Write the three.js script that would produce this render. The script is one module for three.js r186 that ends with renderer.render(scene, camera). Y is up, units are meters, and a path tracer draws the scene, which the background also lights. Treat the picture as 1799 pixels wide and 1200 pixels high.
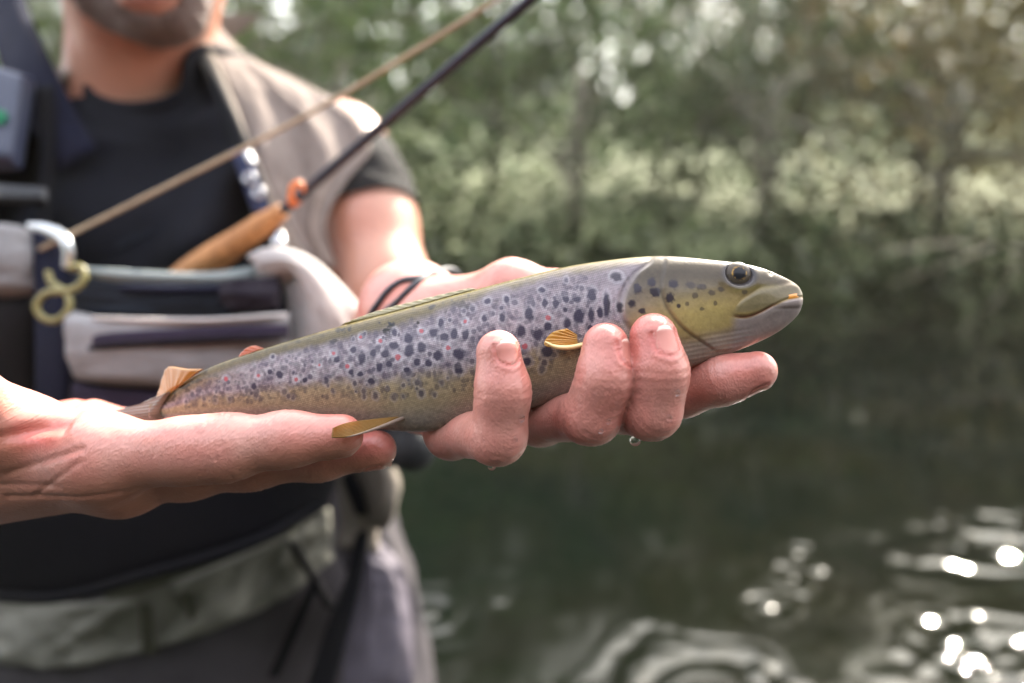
import * as THREE from 'three';
import { mergeGeometries } from 'three/addons/utils/BufferGeometryUtils.js';

// ------------------------------------------------------------------ camera, sky, sun, exposure
const F = 1400, PW = 1799, PH = 1200, PITCH = 10 * Math.PI / 180, CAM_Y = 0.65;
const scene = new THREE.Scene();
const camera = new THREE.PerspectiveCamera(2 * Math.atan(PH / 2 / F) * 180 / Math.PI, PW / PH, 0.02, 900);
camera.position.set(0, CAM_Y, 0);
camera.rotation.x = -PITCH;
camera.focus = 0.303;
camera.userData.fStop = 3.5;
const SUN_AZ = 30 * Math.PI / 180, SUN_EL = 39 * Math.PI / 180;
const SUN = new THREE.Vector3(Math.sin(SUN_AZ) * Math.cos(SUN_EL), Math.sin(SUN_EL), -Math.cos(SUN_AZ) * Math.cos(SUN_EL));
function makeSky() {
  const W = 256, H = 128, d = new Float32Array(W * H * 4);
  for (let j = 0; j < H; j++) for (let i = 0; i < W; i++) {
    const el = ((j + 0.5) / H - 0.5) * Math.PI, az = ((i + 0.5) / W - 0.5) * 2 * Math.PI;
    const x = Math.cos(el) * Math.cos(az), y = Math.sin(el), z = Math.cos(el) * Math.sin(az);
    const c = x * SUN.x + y * SUN.y + z * SUN.z, h = Math.max(y, 0);
    const glow = Math.pow(Math.max(c, 0), 3) * 0.8 + Math.pow(Math.max(c, 0), 8) * 0.6 + Math.pow(Math.max(c, 0), 40) * 0.9;
    const hor = Math.pow(1 - h, 3) * 0.8;
    const rgb = [0.69 + 0.36 * hor + glow * 1.05, 0.74 + 0.31 * hor + glow * 0.96, 0.88 + 0.16 * hor + glow * 0.74];
    const g = (y < 0 ? 0.35 : 1) * 0.42;
    for (let k = 0; k < 3; k++) d[(j * W + i) * 4 + k] = rgb[k] * g;
    d[(j * W + i) * 4 + 3] = 1;
  }
  const t = new THREE.DataTexture(d, W, H, THREE.RGBAFormat, THREE.FloatType);
  t.mapping = THREE.EquirectangularReflectionMapping; t.magFilter = THREE.LinearFilter; t.needsUpdate = true;
  return t;
}
const sky = makeSky();
scene.background = sky; scene.environment = sky;
const sun = new THREE.DirectionalLight(new THREE.Color(1, 0.91, 0.77), 2.6);
sun.name = 'sun';
sun.position.copy(SUN).multiplyScalar(20); sun.target.position.set(0, 0, 0);
sun.castShadow = true; sun.shadow.mapSize.set(2048, 2048);
Object.assign(sun.shadow.camera, { left: -9, right: 9, top: 9, bottom: -9, near: 1, far: 60 });
scene.add(sun, sun.target);
scene.fog = new THREE.FogExp2(new THREE.Color(1, 0.94, 0.76), 0.0022);
const renderer = new THREE.WebGLRenderer({ antialias: true });
renderer.shadowMap.enabled = true;
renderer.toneMapping = THREE.LinearToneMapping;
renderer.toneMappingExposure = 11;

// ------------------------------------------------------------------ helpers
const V = (x, y, z) => new THREE.Vector3(x, y, z);
const sinP = Math.sin(PITCH), cosP = Math.cos(PITCH);
// a measured direction and distance (pixels of the photograph, metres of depth) turned into a world point
function P(px, py, d) {
  const x = (px - PW / 2) / F * d, y = (PH / 2 - py) / F * d;
  return V(x, CAM_Y + y * cosP - d * sinP, -d * cosP - y * sinP);
}
const FWD = V(0, -sinP, -cosP);
const clamp = (x, a = 0, b = 1) => Math.min(b, Math.max(a, x));
const lerp = (a, b, t) => a + (b - a) * t;
const sst = (a, b, x) => { const t = clamp((x - a) / (b - a)); return t * t * (3 - 2 * t); };
const gauss = (x, s) => Math.exp(-x * x / (2 * s * s));
function rng(seed) { let s = seed | 0; return () => { s = (s + 0x6d2b79f5) | 0; let t = Math.imul(s ^ (s >>> 15), 1 | s); t = (t + Math.imul(t ^ (t >>> 7), 61 | t)) ^ t; return ((t ^ (t >>> 14)) >>> 0) / 4294967296; }; }
function h3(x, y, z) { let n = Math.imul(x, 374761393) ^ Math.imul(y, 668265263) ^ Math.imul(z, 2147483647 ^ 0x3c6ef372); n = Math.imul(n ^ (n >>> 13), 1274126177); return ((n ^ (n >>> 16)) >>> 0) / 4294967296; }
function n3(x, y, z) {
  const X = Math.floor(x), Y = Math.floor(y), Z = Math.floor(z); let u = x - X, v = y - Y, w = z - Z;
  u = u * u * (3 - 2 * u); v = v * v * (3 - 2 * v); w = w * w * (3 - 2 * w);
  const c = (i, j, k) => h3(X + i, Y + j, Z + k);
  return lerp(lerp(lerp(c(0, 0, 0), c(1, 0, 0), u), lerp(c(0, 1, 0), c(1, 1, 0), u), v), lerp(lerp(c(0, 0, 1), c(1, 0, 1), u), lerp(c(0, 1, 1), c(1, 1, 1), u), v), w) * 2 - 1;
}
const n2 = (x, y) => n3(x, y, 7.31);
const fbm = (x, y, z = 3.7) => 0.55 * n3(x, y, z) + 0.28 * n3(x * 2.1, y * 2.1, z * 2.1) + 0.17 * n3(x * 4.3, y * 4.3, z * 4.3);

const used = {};
function numbered(n) { used[n] = (used[n] ?? -1) + 1; return used[n] ? n + '_' + String(used[n]).padStart(3, '0') : n; }
function thing(name, label, category, group) {
  const o = new THREE.Group(); o.name = numbered(name); o.userData = { label, category };
  if (group) o.userData.group = group;
  scene.add(o); return o;
}
function part(parent, name, geo, mat, label) {
  const m = new THREE.Mesh(geo, mat); m.name = name; m.castShadow = m.receiveShadow = true;
  if (label) m.userData.label = label;
  parent.add(m); return m;
}
function settle(o, base) {   // the group goes to the thing's base, its parts keep their places
  const box = new THREE.Box3();
  o.traverse((m) => { if (m.isMesh) { m.geometry.computeBoundingBox(); box.union(m.geometry.boundingBox); } });
  base = base ?? V((box.min.x + box.max.x) / 2, box.min.y, (box.min.z + box.max.z) / 2);
  o.traverse((m) => { if (m.isMesh) m.geometry.translate(-base.x, -base.y, -base.z); });
  o.position.copy(base); return o;
}
function struct(name, geo, mat) { const m = part(scene, name, geo, mat); m.userData.kind = 'structure'; return m; }
const std = (r, g, b, rough = 0.8, o = {}) => new THREE.MeshPhysicalMaterial({ color: new THREE.Color().setRGB(r, g, b), roughness: rough, side: THREE.DoubleSide, ...o });

function dataTex(W, H, fn, srgb = false, repeat = true) {
  const d = new Uint8Array(W * H * 4), o = [0, 0, 0];
  for (let j = 0; j < H; j++) for (let i = 0; i < W; i++) {
    fn((i + 0.5) / W, (j + 0.5) / H, o); const k = (j * W + i) * 4;
    for (let c = 0; c < 3; c++) { let x = clamp(o[c]); if (srgb) x = x <= 0.0031308 ? x * 12.92 : 1.055 * Math.pow(x, 1 / 2.4) - 0.055; d[k + c] = Math.round(x * 255); }
    d[k + 3] = 255;
  }
  const t = new THREE.DataTexture(d, W, H); t.magFilter = t.minFilter = THREE.LinearFilter;
  t.wrapS = t.wrapT = repeat ? THREE.RepeatWrapping : THREE.ClampToEdgeWrapping;
  if (srgb) t.colorSpace = THREE.SRGBColorSpace;
  t.needsUpdate = true; return t;
}
// tileable noise on the unit square
function tile(u, v, f, s) {
  const X = u * f, Y = v * f, i = Math.floor(X), j = Math.floor(Y); let a = X - i, b = Y - j; a = a * a * (3 - 2 * a); b = b * b * (3 - 2 * b);
  const c = (x, y) => h3(((x % f) + f) % f, ((y % f) + f) % f, s);
  return lerp(lerp(c(i, j), c(i + 1, j), a), lerp(c(i, j + 1), c(i + 1, j + 1), a), b);
}
const skinBump = dataTex(512, 512, (u, v, o) => { const x = 0.5 * tile(u, v, 96, 1) + 0.3 * tile(u, v, 48, 2) + 0.2 * tile(u, v, 160, 3); o[0] = o[1] = o[2] = x; });
const clothBump = dataTex(512, 512, (u, v, o) => { const w = 0.5 + 0.25 * Math.sin(u * 512 * 0.7854) + 0.25 * Math.sin(v * 512 * 0.7854); const x = 0.45 * w + 0.35 * tile(u, v, 24, 5) + 0.2 * tile(u, v, 9, 6); o[0] = o[1] = o[2] = x; });
const clothTint = dataTex(256, 256, (u, v, o) => { const x = 0.78 + 0.22 * (0.6 * tile(u, v, 7, 8) + 0.4 * tile(u, v, 31, 9)); o[0] = o[1] = o[2] = x; }, true);
const cloth = (r, g, b, rough = 0.85, o = {}) => std(r * 0.66, g * 0.66, b * 0.66, rough, { map: clothTint, bumpMap: clothBump, bumpScale: 0.0012, specularIntensity: 0.25, ...o });

// catmull-rom through rows of numbers
function crom(a, u) {
  const n = a.length - 1, x = clamp(u) * n, i = Math.min(n - 1, Math.floor(x)), t = x - i;
  const p0 = a[Math.max(0, i - 1)], p1 = a[i], p2 = a[i + 1], p3 = a[Math.min(n, i + 2)];
  return p1.map((_, k) => 0.5 * (2 * p1[k] + (p2[k] - p0[k]) * t + (2 * p0[k] - 5 * p1[k] + 4 * p2[k] - p3[k]) * t * t + (3 * p1[k] - p0[k] - 3 * p2[k] + p3[k]) * t * t * t));
}
function grid(nu, nv, fn, closedU = false) {   // fn(u, v) -> Vector3, uv in whatever fn.uv gives
  const pos = [], uv = [], idx = [];
  for (let j = 0; j <= nv; j++) for (let i = 0; i <= nu; i++) { const p = fn(i / nu, j / nv); pos.push(p.x, p.y, p.z); uv.push(i / nu, j / nv); }
  for (let j = 0; j < nv; j++) for (let i = 0; i < nu; i++) { const a = j * (nu + 1) + i, b = a + 1, c = a + nu + 1, d = c + 1; idx.push(a, b, d, a, d, c); }
  const g = new THREE.BufferGeometry();
  g.setAttribute('position', new THREE.Float32BufferAttribute(pos, 3)); g.setAttribute('uv', new THREE.Float32BufferAttribute(uv, 2)); g.setIndex(idx);
  g.computeVertexNormals();
  if (closedU) { const n = g.attributes.normal; for (let j = 0; j <= nv; j++) { const a = j * (nu + 1), b = a + nu, x = V(n.getX(a) + n.getX(b), n.getY(a) + n.getY(b), n.getZ(a) + n.getZ(b)).normalize(); n.setXYZ(a, x.x, x.y, x.z); n.setXYZ(b, x.x, x.y, x.z); } }
  return g;
}
function uvMetres(g, s = 0.1) { g.computeBoundingBox(); const p = g.attributes.position, uv = new Float32Array(p.count * 2); for (let i = 0; i < p.count; i++) { uv[i * 2] = (p.getX(i) + 0.6 * p.getZ(i)) / s; uv[i * 2 + 1] = (p.getY(i) + 0.35 * p.getZ(i)) / s; } g.setAttribute('uv', new THREE.BufferAttribute(uv, 2)); return g; }
// a cushion-like sheet of cloth between two measured edges: front and back faces, rounded rims
function panel(A, B, o = {}) {
  const { thick = 0.004, bulge = 0, nu = 40, nv = 16, fold = null, e = 6, depth = null, off = 0 } = o;
  const mid = (u, v) => { const a = crom(A, u), b = crom(B, u), x = lerp(a[0], b[0], v), y = lerp(a[1], b[1], v); return P(x, y, depth ? depth(x, y) - off : lerp(a[2], b[2], v)); };
  const prof = (x) => Math.pow(Math.max(0, 1 - Math.pow(Math.abs(2 * x - 1), e)), 0.5);
  const dome = (x) => Math.max(0, 1 - Math.pow(Math.abs(2 * x - 1), 2));
  const nrm = (u, v) => { const h = 0.02, a = mid(clamp(u + h), v).sub(mid(clamp(u - h), v)), b = mid(u, clamp(v + h)).sub(mid(u, clamp(v - h))); const n = a.cross(b).normalize(); const c = mid(u, v); if (n.dot(c.clone().sub(camera.position)) > 0) n.negate(); return n; };
  const face = (s) => grid(nu, nv, (u, v) => { const m = mid(u, v), n = nrm(u, v), k = prof(u) * prof(v); return m.addScaledVector(n, s > 0 ? thick * k + bulge * Math.sqrt(dome(u) * dome(v)) + (fold ? fold(u, v) * Math.min(1, k) : 0) : -thick * 0.4 * k); });
  return uvMetres(mergeGeometries([face(1), face(-1)]));
}
// swept tube through world points with its own radius at each
function tube(pts, radii, o = {}) {
  const { closed = false, seg = 12, n = 0, flat = 1, bump = null } = o;
  const c = new THREE.CatmullRomCurve3(pts, closed, 'centripetal'), N = n || pts.length * 8, fr = c.computeFrenetFrames(N, closed);
  const g = grid(seg, N, (u, v) => {
    const k = Math.min(N, Math.round(v * N)), t = v, p = c.getPointAt(t), x = v * (radii.length - 1), i = Math.min(radii.length - 2, Math.floor(x));
    let r = radii.length === 1 ? radii[0] : lerp(radii[i], radii[i + 1], x - i); if (bump) r += bump(u, v);
    const a = u * 2 * Math.PI; return p.addScaledVector(fr.normals[k], Math.cos(a) * r).addScaledVector(fr.binormals[k], Math.sin(a) * r * flat);
  }, true);
  if (closed || o.open) return uvMetres(g, 0.05);
  const cap = (v, s) => { const k = v ? N : 0, p = c.getPointAt(v), t = c.getTangentAt(v).multiplyScalar(s), r = v ? radii[radii.length - 1] : radii[0];
    return grid(seg, 4, (u, w) => { const a = u * 2 * Math.PI, q = Math.cos(w * Math.PI / 2), z = Math.sin(w * Math.PI / 2) * (o.capRound ?? 0.5); return p.clone().addScaledVector(fr.normals[k], Math.cos(a) * r * q).addScaledVector(fr.binormals[k], Math.sin(a) * r * q * flat).addScaledVector(t, r * z); }, true); };
  return uvMetres(mergeGeometries([g, cap(0, -1), cap(1, 1)]), 0.05);
}

// ------------------------------------------------------------------ implicit surfaces
function cap(a, b, ra, rb) {
  const ax = a.x, ay = a.y, az = a.z, dx = b.x - ax, dy = b.y - ay, dz = b.z - az, L = dx * dx + dy * dy + dz * dz || 1e-9;
  return (x, y, z) => { const px = x - ax, py = y - ay, pz = z - az; let t = (px * dx + py * dy + pz * dz) / L; t = t < 0 ? 0 : t > 1 ? 1 : t; const qx = px - dx * t, qy = py - dy * t, qz = pz - dz * t; return Math.sqrt(qx * qx + qy * qy + qz * qz) - (ra + (rb - ra) * t); };
}
function ell(c, rx, ry, rz, tilt = 0) {
  const s = Math.sin(tilt), k = Math.cos(tilt);
  return (x, y, z) => { let X = x - c.x, Y = y - c.y, Z = z - c.z; const Y2 = Y * k - Z * s; Z = Y * s + Z * k; Y = Y2; const l = Math.sqrt((X / rx) ** 2 + (Y / ry) ** 2 + (Z / rz) ** 2), g = Math.sqrt((X / rx / rx) ** 2 + (Y / ry / ry) ** 2 + (Z / rz / rz) ** 2); return g < 1e-9 ? -Math.min(rx, ry, rz) : l * (l - 1) / g; };
}
const smin = (a, b, k) => { const h = Math.max(k - Math.abs(a - b), 0) / k; return Math.min(a, b) - h * h * k * 0.25; };
const sunion = (fs, k) => (x, y, z) => { let d = fs[0](x, y, z); for (let i = 1; i < fs.length; i++) d = smin(d, fs[i](x, y, z), k); return d; };
const union = (fs) => (x, y, z) => { let d = 1e9; for (const f of fs) d = Math.min(d, f(x, y, z)); return d; };
function chain(joints, k = 0.004) { const b = []; for (let i = 0; i < joints.length - 1; i++) b.push(cap(joints[i][0], joints[i + 1][0], joints[i][1], joints[i + 1][1])); return sunion(b, k); }
function grad(f, x, y, z, e = 4e-4) { const n = V(f(x + e, y, z) - f(x - e, y, z), f(x, y + e, z) - f(x, y - e, z), f(x, y, z + e) - f(x, y, z - e)); return n.multiplyScalar(1 / (n.length() || 1)); }
// naive surface nets over a box; skips blocks far from the surface; keep(x, y, z) drops faces
function nets(f, lo, hi, h, keep) {
  const nx = Math.ceil((hi.x - lo.x) / h) + 1, ny = Math.ceil((hi.y - lo.y) / h) + 1, nz = Math.ceil((hi.z - lo.z) / h) + 1, S = new Float32Array(nx * ny * nz), B = 6;
  for (let k = 0; k < nz; k += B) for (let j = 0; j < ny; j += B) for (let i = 0; i < nx; i += B) {
    const c = f(lo.x + (i + B / 2) * h, lo.y + (j + B / 2) * h, lo.z + (k + B / 2) * h), far = Math.abs(c) > h * B * 1.25;
    for (let c3 = k; c3 < Math.min(nz, k + B); c3++) for (let b = j; b < Math.min(ny, j + B); b++) for (let a = i; a < Math.min(nx, i + B); a++) S[(c3 * ny + b) * nx + a] = far ? c : f(lo.x + a * h, lo.y + b * h, lo.z + c3 * h);
  }
  const id = new Int32Array(nx * ny * nz).fill(-1), pos = [], at = (i, j, k) => (k * ny + j) * nx + i;
  const E = [[0, 1], [2, 3], [4, 5], [6, 7], [0, 2], [1, 3], [4, 6], [5, 7], [0, 4], [1, 5], [2, 6], [3, 7]];
  const val = new Float32Array(8);
  for (let k = 0; k < nz - 1; k++) for (let j = 0; j < ny - 1; j++) for (let i = 0; i < nx - 1; i++) {
    let m = 0; for (let q = 0; q < 8; q++) { val[q] = S[at(i + (q & 1), j + ((q >> 1) & 1), k + (q >> 2))]; if (val[q] < 0) m |= 1 << q; }
    if (m === 0 || m === 255) continue;
    let X = 0, Y = 0, Z = 0, n = 0;
    for (const [a, b] of E) if ((val[a] < 0) !== (val[b] < 0)) { const t = val[a] / (val[a] - val[b]); X += lerp(a & 1, b & 1, t); Y += lerp((a >> 1) & 1, (b >> 1) & 1, t); Z += lerp(a >> 2, b >> 2, t); n++; }
    id[at(i, j, k)] = pos.length / 3; pos.push(lo.x + (i + X / n) * h, lo.y + (j + Y / n) * h, lo.z + (k + Z / n) * h);
  }
  for (let v = 0; v < pos.length; v += 3) for (let it = 0; it < 2; it++) { const d = f(pos[v], pos[v + 1], pos[v + 2]), g = grad(f, pos[v], pos[v + 1], pos[v + 2]); const s = clamp(d, -h, h) * 0.9; pos[v] -= g.x * s; pos[v + 1] -= g.y * s; pos[v + 2] -= g.z * s; }
  const idx = [], quad = (a, b, c, d, flip) => { if (a < 0 || b < 0 || c < 0 || d < 0) return; if (keep && !keep(pos[a * 3], pos[a * 3 + 1], pos[a * 3 + 2])) return; flip ? idx.push(a, c, b, a, d, c) : idx.push(a, b, c, a, c, d); };
  for (let k = 1; k < nz - 1; k++) for (let j = 1; j < ny - 1; j++) for (let i = 1; i < nx - 1; i++) {
    const s = S[at(i, j, k)] < 0;
    if (s !== S[at(i + 1, j, k)] < 0) quad(id[at(i, j - 1, k - 1)], id[at(i, j, k - 1)], id[at(i, j, k)], id[at(i, j - 1, k)], !s);
    if (s !== S[at(i, j + 1, k)] < 0) quad(id[at(i - 1, j, k - 1)], id[at(i - 1, j, k)], id[at(i, j, k)], id[at(i, j, k - 1)], !s);
    if (s !== S[at(i, j, k + 1)] < 0) quad(id[at(i - 1, j - 1, k)], id[at(i, j - 1, k)], id[at(i, j, k)], id[at(i - 1, j, k)], !s);
  }
  const g = new THREE.BufferGeometry(); g.setAttribute('position', new THREE.Float32BufferAttribute(pos, 3)); g.setIndex(idx); return g;
}
function shape(g, f, disp, colour) {   // relief along the normal, then normals, vertex colours and uv in metres
  const p = g.attributes.position, col = new Float32Array(p.count * 3), c = [0, 0, 0];
  for (let i = 0; i < p.count; i++) {
    const x = p.getX(i), y = p.getY(i), z = p.getZ(i), n = grad(f, x, y, z);
    if (disp) { const d = disp(x, y, z, n); p.setXYZ(i, x + n.x * d, y + n.y * d, z + n.z * d); }
    if (colour) { colour(x, y, z, n, c); col.set(c, i * 3); }
  }
  if (colour) g.setAttribute('color', new THREE.BufferAttribute(col, 3));
  g.computeVertexNormals(); return uvMetres(g, 0.06);
}
function cast(f, px, py, d0 = 0.2, d1 = 1.4, off = 0) {   // depth at which the sight line meets the surface
  let d = d0; for (let i = 0; i < 90; i++) { const p = P(px, py, d), s = f(p.x, p.y, p.z) - off; if (s < 2e-4) return d; d += Math.max(s * 0.8, 2e-4); if (d > d1) return null; } return d;
}
// ------------------------------------------------------------------ ground and water
function spread(a, b, fineA, fineB, step, grow) { const r = []; for (let x = fineA; x <= fineB; x += step) r.push(x); let s = step, x = fineB; while (x < b) { s *= grow; x += s; r.push(Math.min(x, b)); } s = step; x = fineA; while (x > a) { s *= grow; x -= s; r.unshift(Math.max(x, a)); } return r; }
function sheet(xs, zs, hgt) {
  const pos = [], uv = [], idx = [];
  for (const z of zs) for (const x of xs) { pos.push(x, hgt(x, z), z); uv.push(x, z); }
  const w = xs.length; for (let j = 0; j < zs.length - 1; j++) for (let i = 0; i < w - 1; i++) { const a = j * w + i; idx.push(a, a + w, a + 1, a + 1, a + w, a + w + 1); }
  const g = new THREE.BufferGeometry(); g.setAttribute('position', new THREE.Float32BufferAttribute(pos, 3)); g.setAttribute('uv', new THREE.Float32BufferAttribute(uv, 2)); g.setIndex(idx); g.computeVertexNormals(); return g;
}
const bankZ = (x) => -4.35 + 0.25 * Math.sin(x * 0.9 + 1) + 0.15 * Math.sin(x * 2.3);
const groundTint = dataTex(512, 512, (u, v, o) => { const a = 0.5 * tile(u, v, 8, 21) + 0.3 * tile(u, v, 33, 22) + 0.2 * tile(u, v, 120, 23); o[0] = lerp(0.045, 0.1, a); o[1] = lerp(0.06, 0.115, a); o[2] = lerp(0.024, 0.045, a); }, true);
groundTint.repeat.set(0.5, 0.5);
struct('ground', sheet(spread(-400, 400, -8, 8, 0.25, 1.25), spread(-400, 400, -12, 4, 0.25, 1.25), (x, z) => {
  const n = bankZ(x) - z, far = z - 9; let h = -0.68 + 0.05 * fbm(x * 0.8, z * 0.8);
  const k = Math.max(n, far); if (k > 0 || k > -0.4) h += sst(-0.4, 0.5, k) * 1.0 + (far > n ? 0.04 : 0.2) * Math.max(0, k - 0.6) * Math.min(1, 14 / (k + 1)) + (k > 0 ? 0.12 * fbm(x, z) : 0); return h;
}), new THREE.MeshPhysicalMaterial({ map: groundTint, roughness: 0.95 }));
// the stream: small ripples all over, and the rings and wavelets that drops and legs stir up
const stirs = [];
function stir(px, py, R, w, A, lam, squash = 1, a0 = null, a1 = null) { // where it lies on the water
  const dir = P(px, py, 1).sub(camera.position), t = -CAM_Y / dir.y, q = camera.position.clone().addScaledVector(dir, t); stirs.push({ x: q.x, z: q.z, R, w, A, k: 2 * Math.PI / lam, s: squash, a0, a1 });
}
stir(1235, 1215, 0.105, 0.035, 0.0034, 0.06, 1.0);
stir(1390, 1010, 0.0, 0.05, 0.0032, 0.05, 1.5);
stir(1420, 985, 0.03, 0.03, 0.0025, 0.045, 1.6);
stir(1345, 1060, 0.0, 0.035, 0.0028, 0.04);
stir(1475, 860, 0.0, 0.028, 0.0022, 0.05, 0.6);
stir(1780, 965, 0.0, 0.09, 0.0052, 0.085, 0.45);
stir(1770, 900, 0.0, 0.05, 0.003, 0.06, 0.4);
stir(1790, 1150, 0.06, 0.05, 0.0042, 0.075, 0.8);
stir(1735, 1190, 0.0, 0.04, 0.0036, 0.05, 0.5);
stir(745, 1075, 0.0, 0.06, 0.0036, 0.05, 1.0);
stir(880, 1054, 0.0, 0.022, 0.002, 0.04, 0.5);
stir(1650, 1090, 0.0, 0.05, 0.0016, 0.05, 1.0);
function wave(x, z) {
  let h = 0.0013 * n3(x * 5 + 0.5 * z, z * 7, 1.2) + 0.0004 * n3(x * 13, z * 17 + x * 3, 5.2) + 0.0035 * n3(x * 1.3, z * 1.9, 9.1);
  for (const s of stirs) {
    const dx = (x - s.x) * s.s, dz = z - s.z; if (Math.abs(dx) > 0.4 || Math.abs(dz) > 0.4) continue;
    const wob = 1 + 0.22 * n3(x * 14, z * 14, 2.2), r = Math.hypot(dx, dz) * wob, e = gauss(r - s.R, s.w);
    if (e > 0.001) h += 0.5 * s.A * e * (Math.cos(s.k * (r - s.R) + 2.5 * n3(x * 18, z * 18, 4.4)) + 0.55 * n3(x * 52, z * 52, 6.1));
  } return h;
}
const waterTint = dataTex(512, 512, (u, v, o) => { const a = 0.6 * tile(u, v, 5, 31) + 0.4 * tile(u, v, 14, 32), b = sst(0.5, 0.8, tile(u, v, 9, 33)); o[0] = lerp(0.0006, 0.0012, a) + 0.001 * b; o[1] = lerp(0.0013, 0.0024, a) + 0.0006 * b; o[2] = lerp(0.001, 0.0017, a); }, true);
waterTint.repeat.set(0.28, 0.28);
const waterGrid = sheet(spread(-60, 60, -0.9, 1.5, 0.0075, 1.06), spread(-6, 12, -2.2, -0.8, 0.0075, 1.05), wave);
struct('water', waterGrid, new THREE.MeshPhysicalMaterial({ map: waterTint, roughness: 0.05, ior: 1.33 }));

// ------------------------------------------------------------------ bushes and trees of the far bank
const barkM = std(0.07, 0.065, 0.042, 0.95), leafM = new THREE.MeshPhysicalMaterial({ vertexColors: true, roughness: 0.9, transmission: 0.68, thickness: 0, side: THREE.DoubleSide, specularIntensity: 0.4 });
function crown(rand, blobs, n, size, pal) {
  const pos = [], col = [], nor = [], c = V(), tot = blobs.reduce((s, b) => s + b[3] * b[4], 0);
  for (const [bx, by, bz, br, bh] of blobs) {
    const clumps = [], m = Math.ceil(26 * br * bh + 10);
    for (let i = 0; i < m; i++) { const u = rand() * 2 * Math.PI, w = rand() * 2 - 1, k = 0.55 + 0.45 * Math.pow(rand(), 0.5), q = Math.sqrt(1 - w * w); clumps.push([bx + Math.cos(u) * q * br * k, by + w * bh * k, bz + Math.sin(u) * q * br * k, rand()]); }
    const cnt = Math.round(n * br * bh / tot);
    for (let i = 0; i < cnt; i++) {
      const cl = clumps[Math.floor(rand() * m)], g = () => (rand() + rand() + rand() - 1.5) * 0.3;
      c.set(cl[0] + g() * 0.9, cl[1] + g() * 0.9, cl[2] + g() * 0.9); if (c.y < 0.06) c.y = 0.06 + rand() * 0.2;
      const a = V(rand() - 0.5, rand() * 0.7 - 0.5, rand() - 0.5).normalize(), b = V(rand() - 0.5, rand() - 0.5, rand() - 0.5).cross(a).normalize(), s = size * (0.6 + 0.8 * rand()), w = s * (0.3 + 0.15 * rand());
      const p0 = c.clone(), p1 = c.clone().addScaledVector(a, s * 0.5).addScaledVector(b, w), p2 = c.clone().addScaledVector(a, s), p3 = c.clone().addScaledVector(a, s * 0.5).addScaledVector(b, -w);
      const nn = a.clone().cross(b); p1.addScaledVector(nn, w * 0.3); p3.addScaledVector(nn, w * 0.3);
      for (const q of [p0, p1, p2, p0, p2, p3]) { pos.push(q.x, q.y, q.z); nor.push(nn.x, nn.y, nn.z); }
      const t = pal[Math.floor(clamp(cl[3] * 0.7 + rand() * 0.3, 0, 0.999) * pal.length)], k = 0.75 + 0.5 * rand(); for (let q = 0; q < 6; q++) col.push(t[0] * k, t[1] * k, t[2] * k);
    }
  }
  const g = new THREE.BufferGeometry(); g.setAttribute('position', new THREE.Float32BufferAttribute(pos, 3)); g.setAttribute('normal', new THREE.Float32BufferAttribute(nor, 3)); g.setAttribute('color', new THREE.Float32BufferAttribute(col, 3)); return g;
}
const GREEN = [[0.17, 0.34, 0.1], [0.22, 0.39, 0.12], [0.3, 0.44, 0.13], [0.18, 0.36, 0.15]], WILLOW = [[0.32, 0.45, 0.25], [0.38, 0.5, 0.28], [0.25, 0.38, 0.22], [0.44, 0.52, 0.3]],
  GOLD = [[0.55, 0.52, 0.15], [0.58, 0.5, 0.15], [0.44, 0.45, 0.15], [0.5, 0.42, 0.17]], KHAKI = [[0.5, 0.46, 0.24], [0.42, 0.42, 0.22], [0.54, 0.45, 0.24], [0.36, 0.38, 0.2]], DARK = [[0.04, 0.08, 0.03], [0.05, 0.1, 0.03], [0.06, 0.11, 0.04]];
function plant(name, cat, label, x, z, blobs, n, size, pal, seed, trunkH, trunkR, group) {
  const r = rng(seed), o = thing(name, label, cat, group), y0 = 0.2;
  part(o, 'crown', crown(r, blobs.map((b) => [x + b[0], y0 + b[1], z + b[2], b[3], b[4]]), n, size, pal), leafM);
  const limbs = [], top = V(x + 0.1, y0 + trunkH, z); limbs.push(tube([V(x, y0 - 0.5, z), V(x + 0.05, y0 + trunkH * 0.5, z + 0.04), top], [trunkR * 1.4, trunkR, trunkR * 0.6], { seg: 7, n: 10 }));
  for (const b of blobs) for (let i = 0; i < 3; i++) { const e = V(x + b[0] + (r() - 0.5) * b[3] * 1.3, y0 + b[1] + (r() - 0.3) * b[4], z + b[2] + (r() - 0.5) * b[3] * 1.3), s = V(x + 0.05, y0 + trunkH * (0.35 + 0.6 * r()), z); limbs.push(tube([s, s.clone().lerp(e, 0.5).add(V(0, 0.1, 0)), e], [trunkR * 0.5, trunkR * 0.3, trunkR * 0.12], { seg: 5, n: 8 })); }
  part(o, 'trunk', mergeGeometries(limbs), barkM); return settle(o, V(x, y0 - 0.4, z));
}
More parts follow.
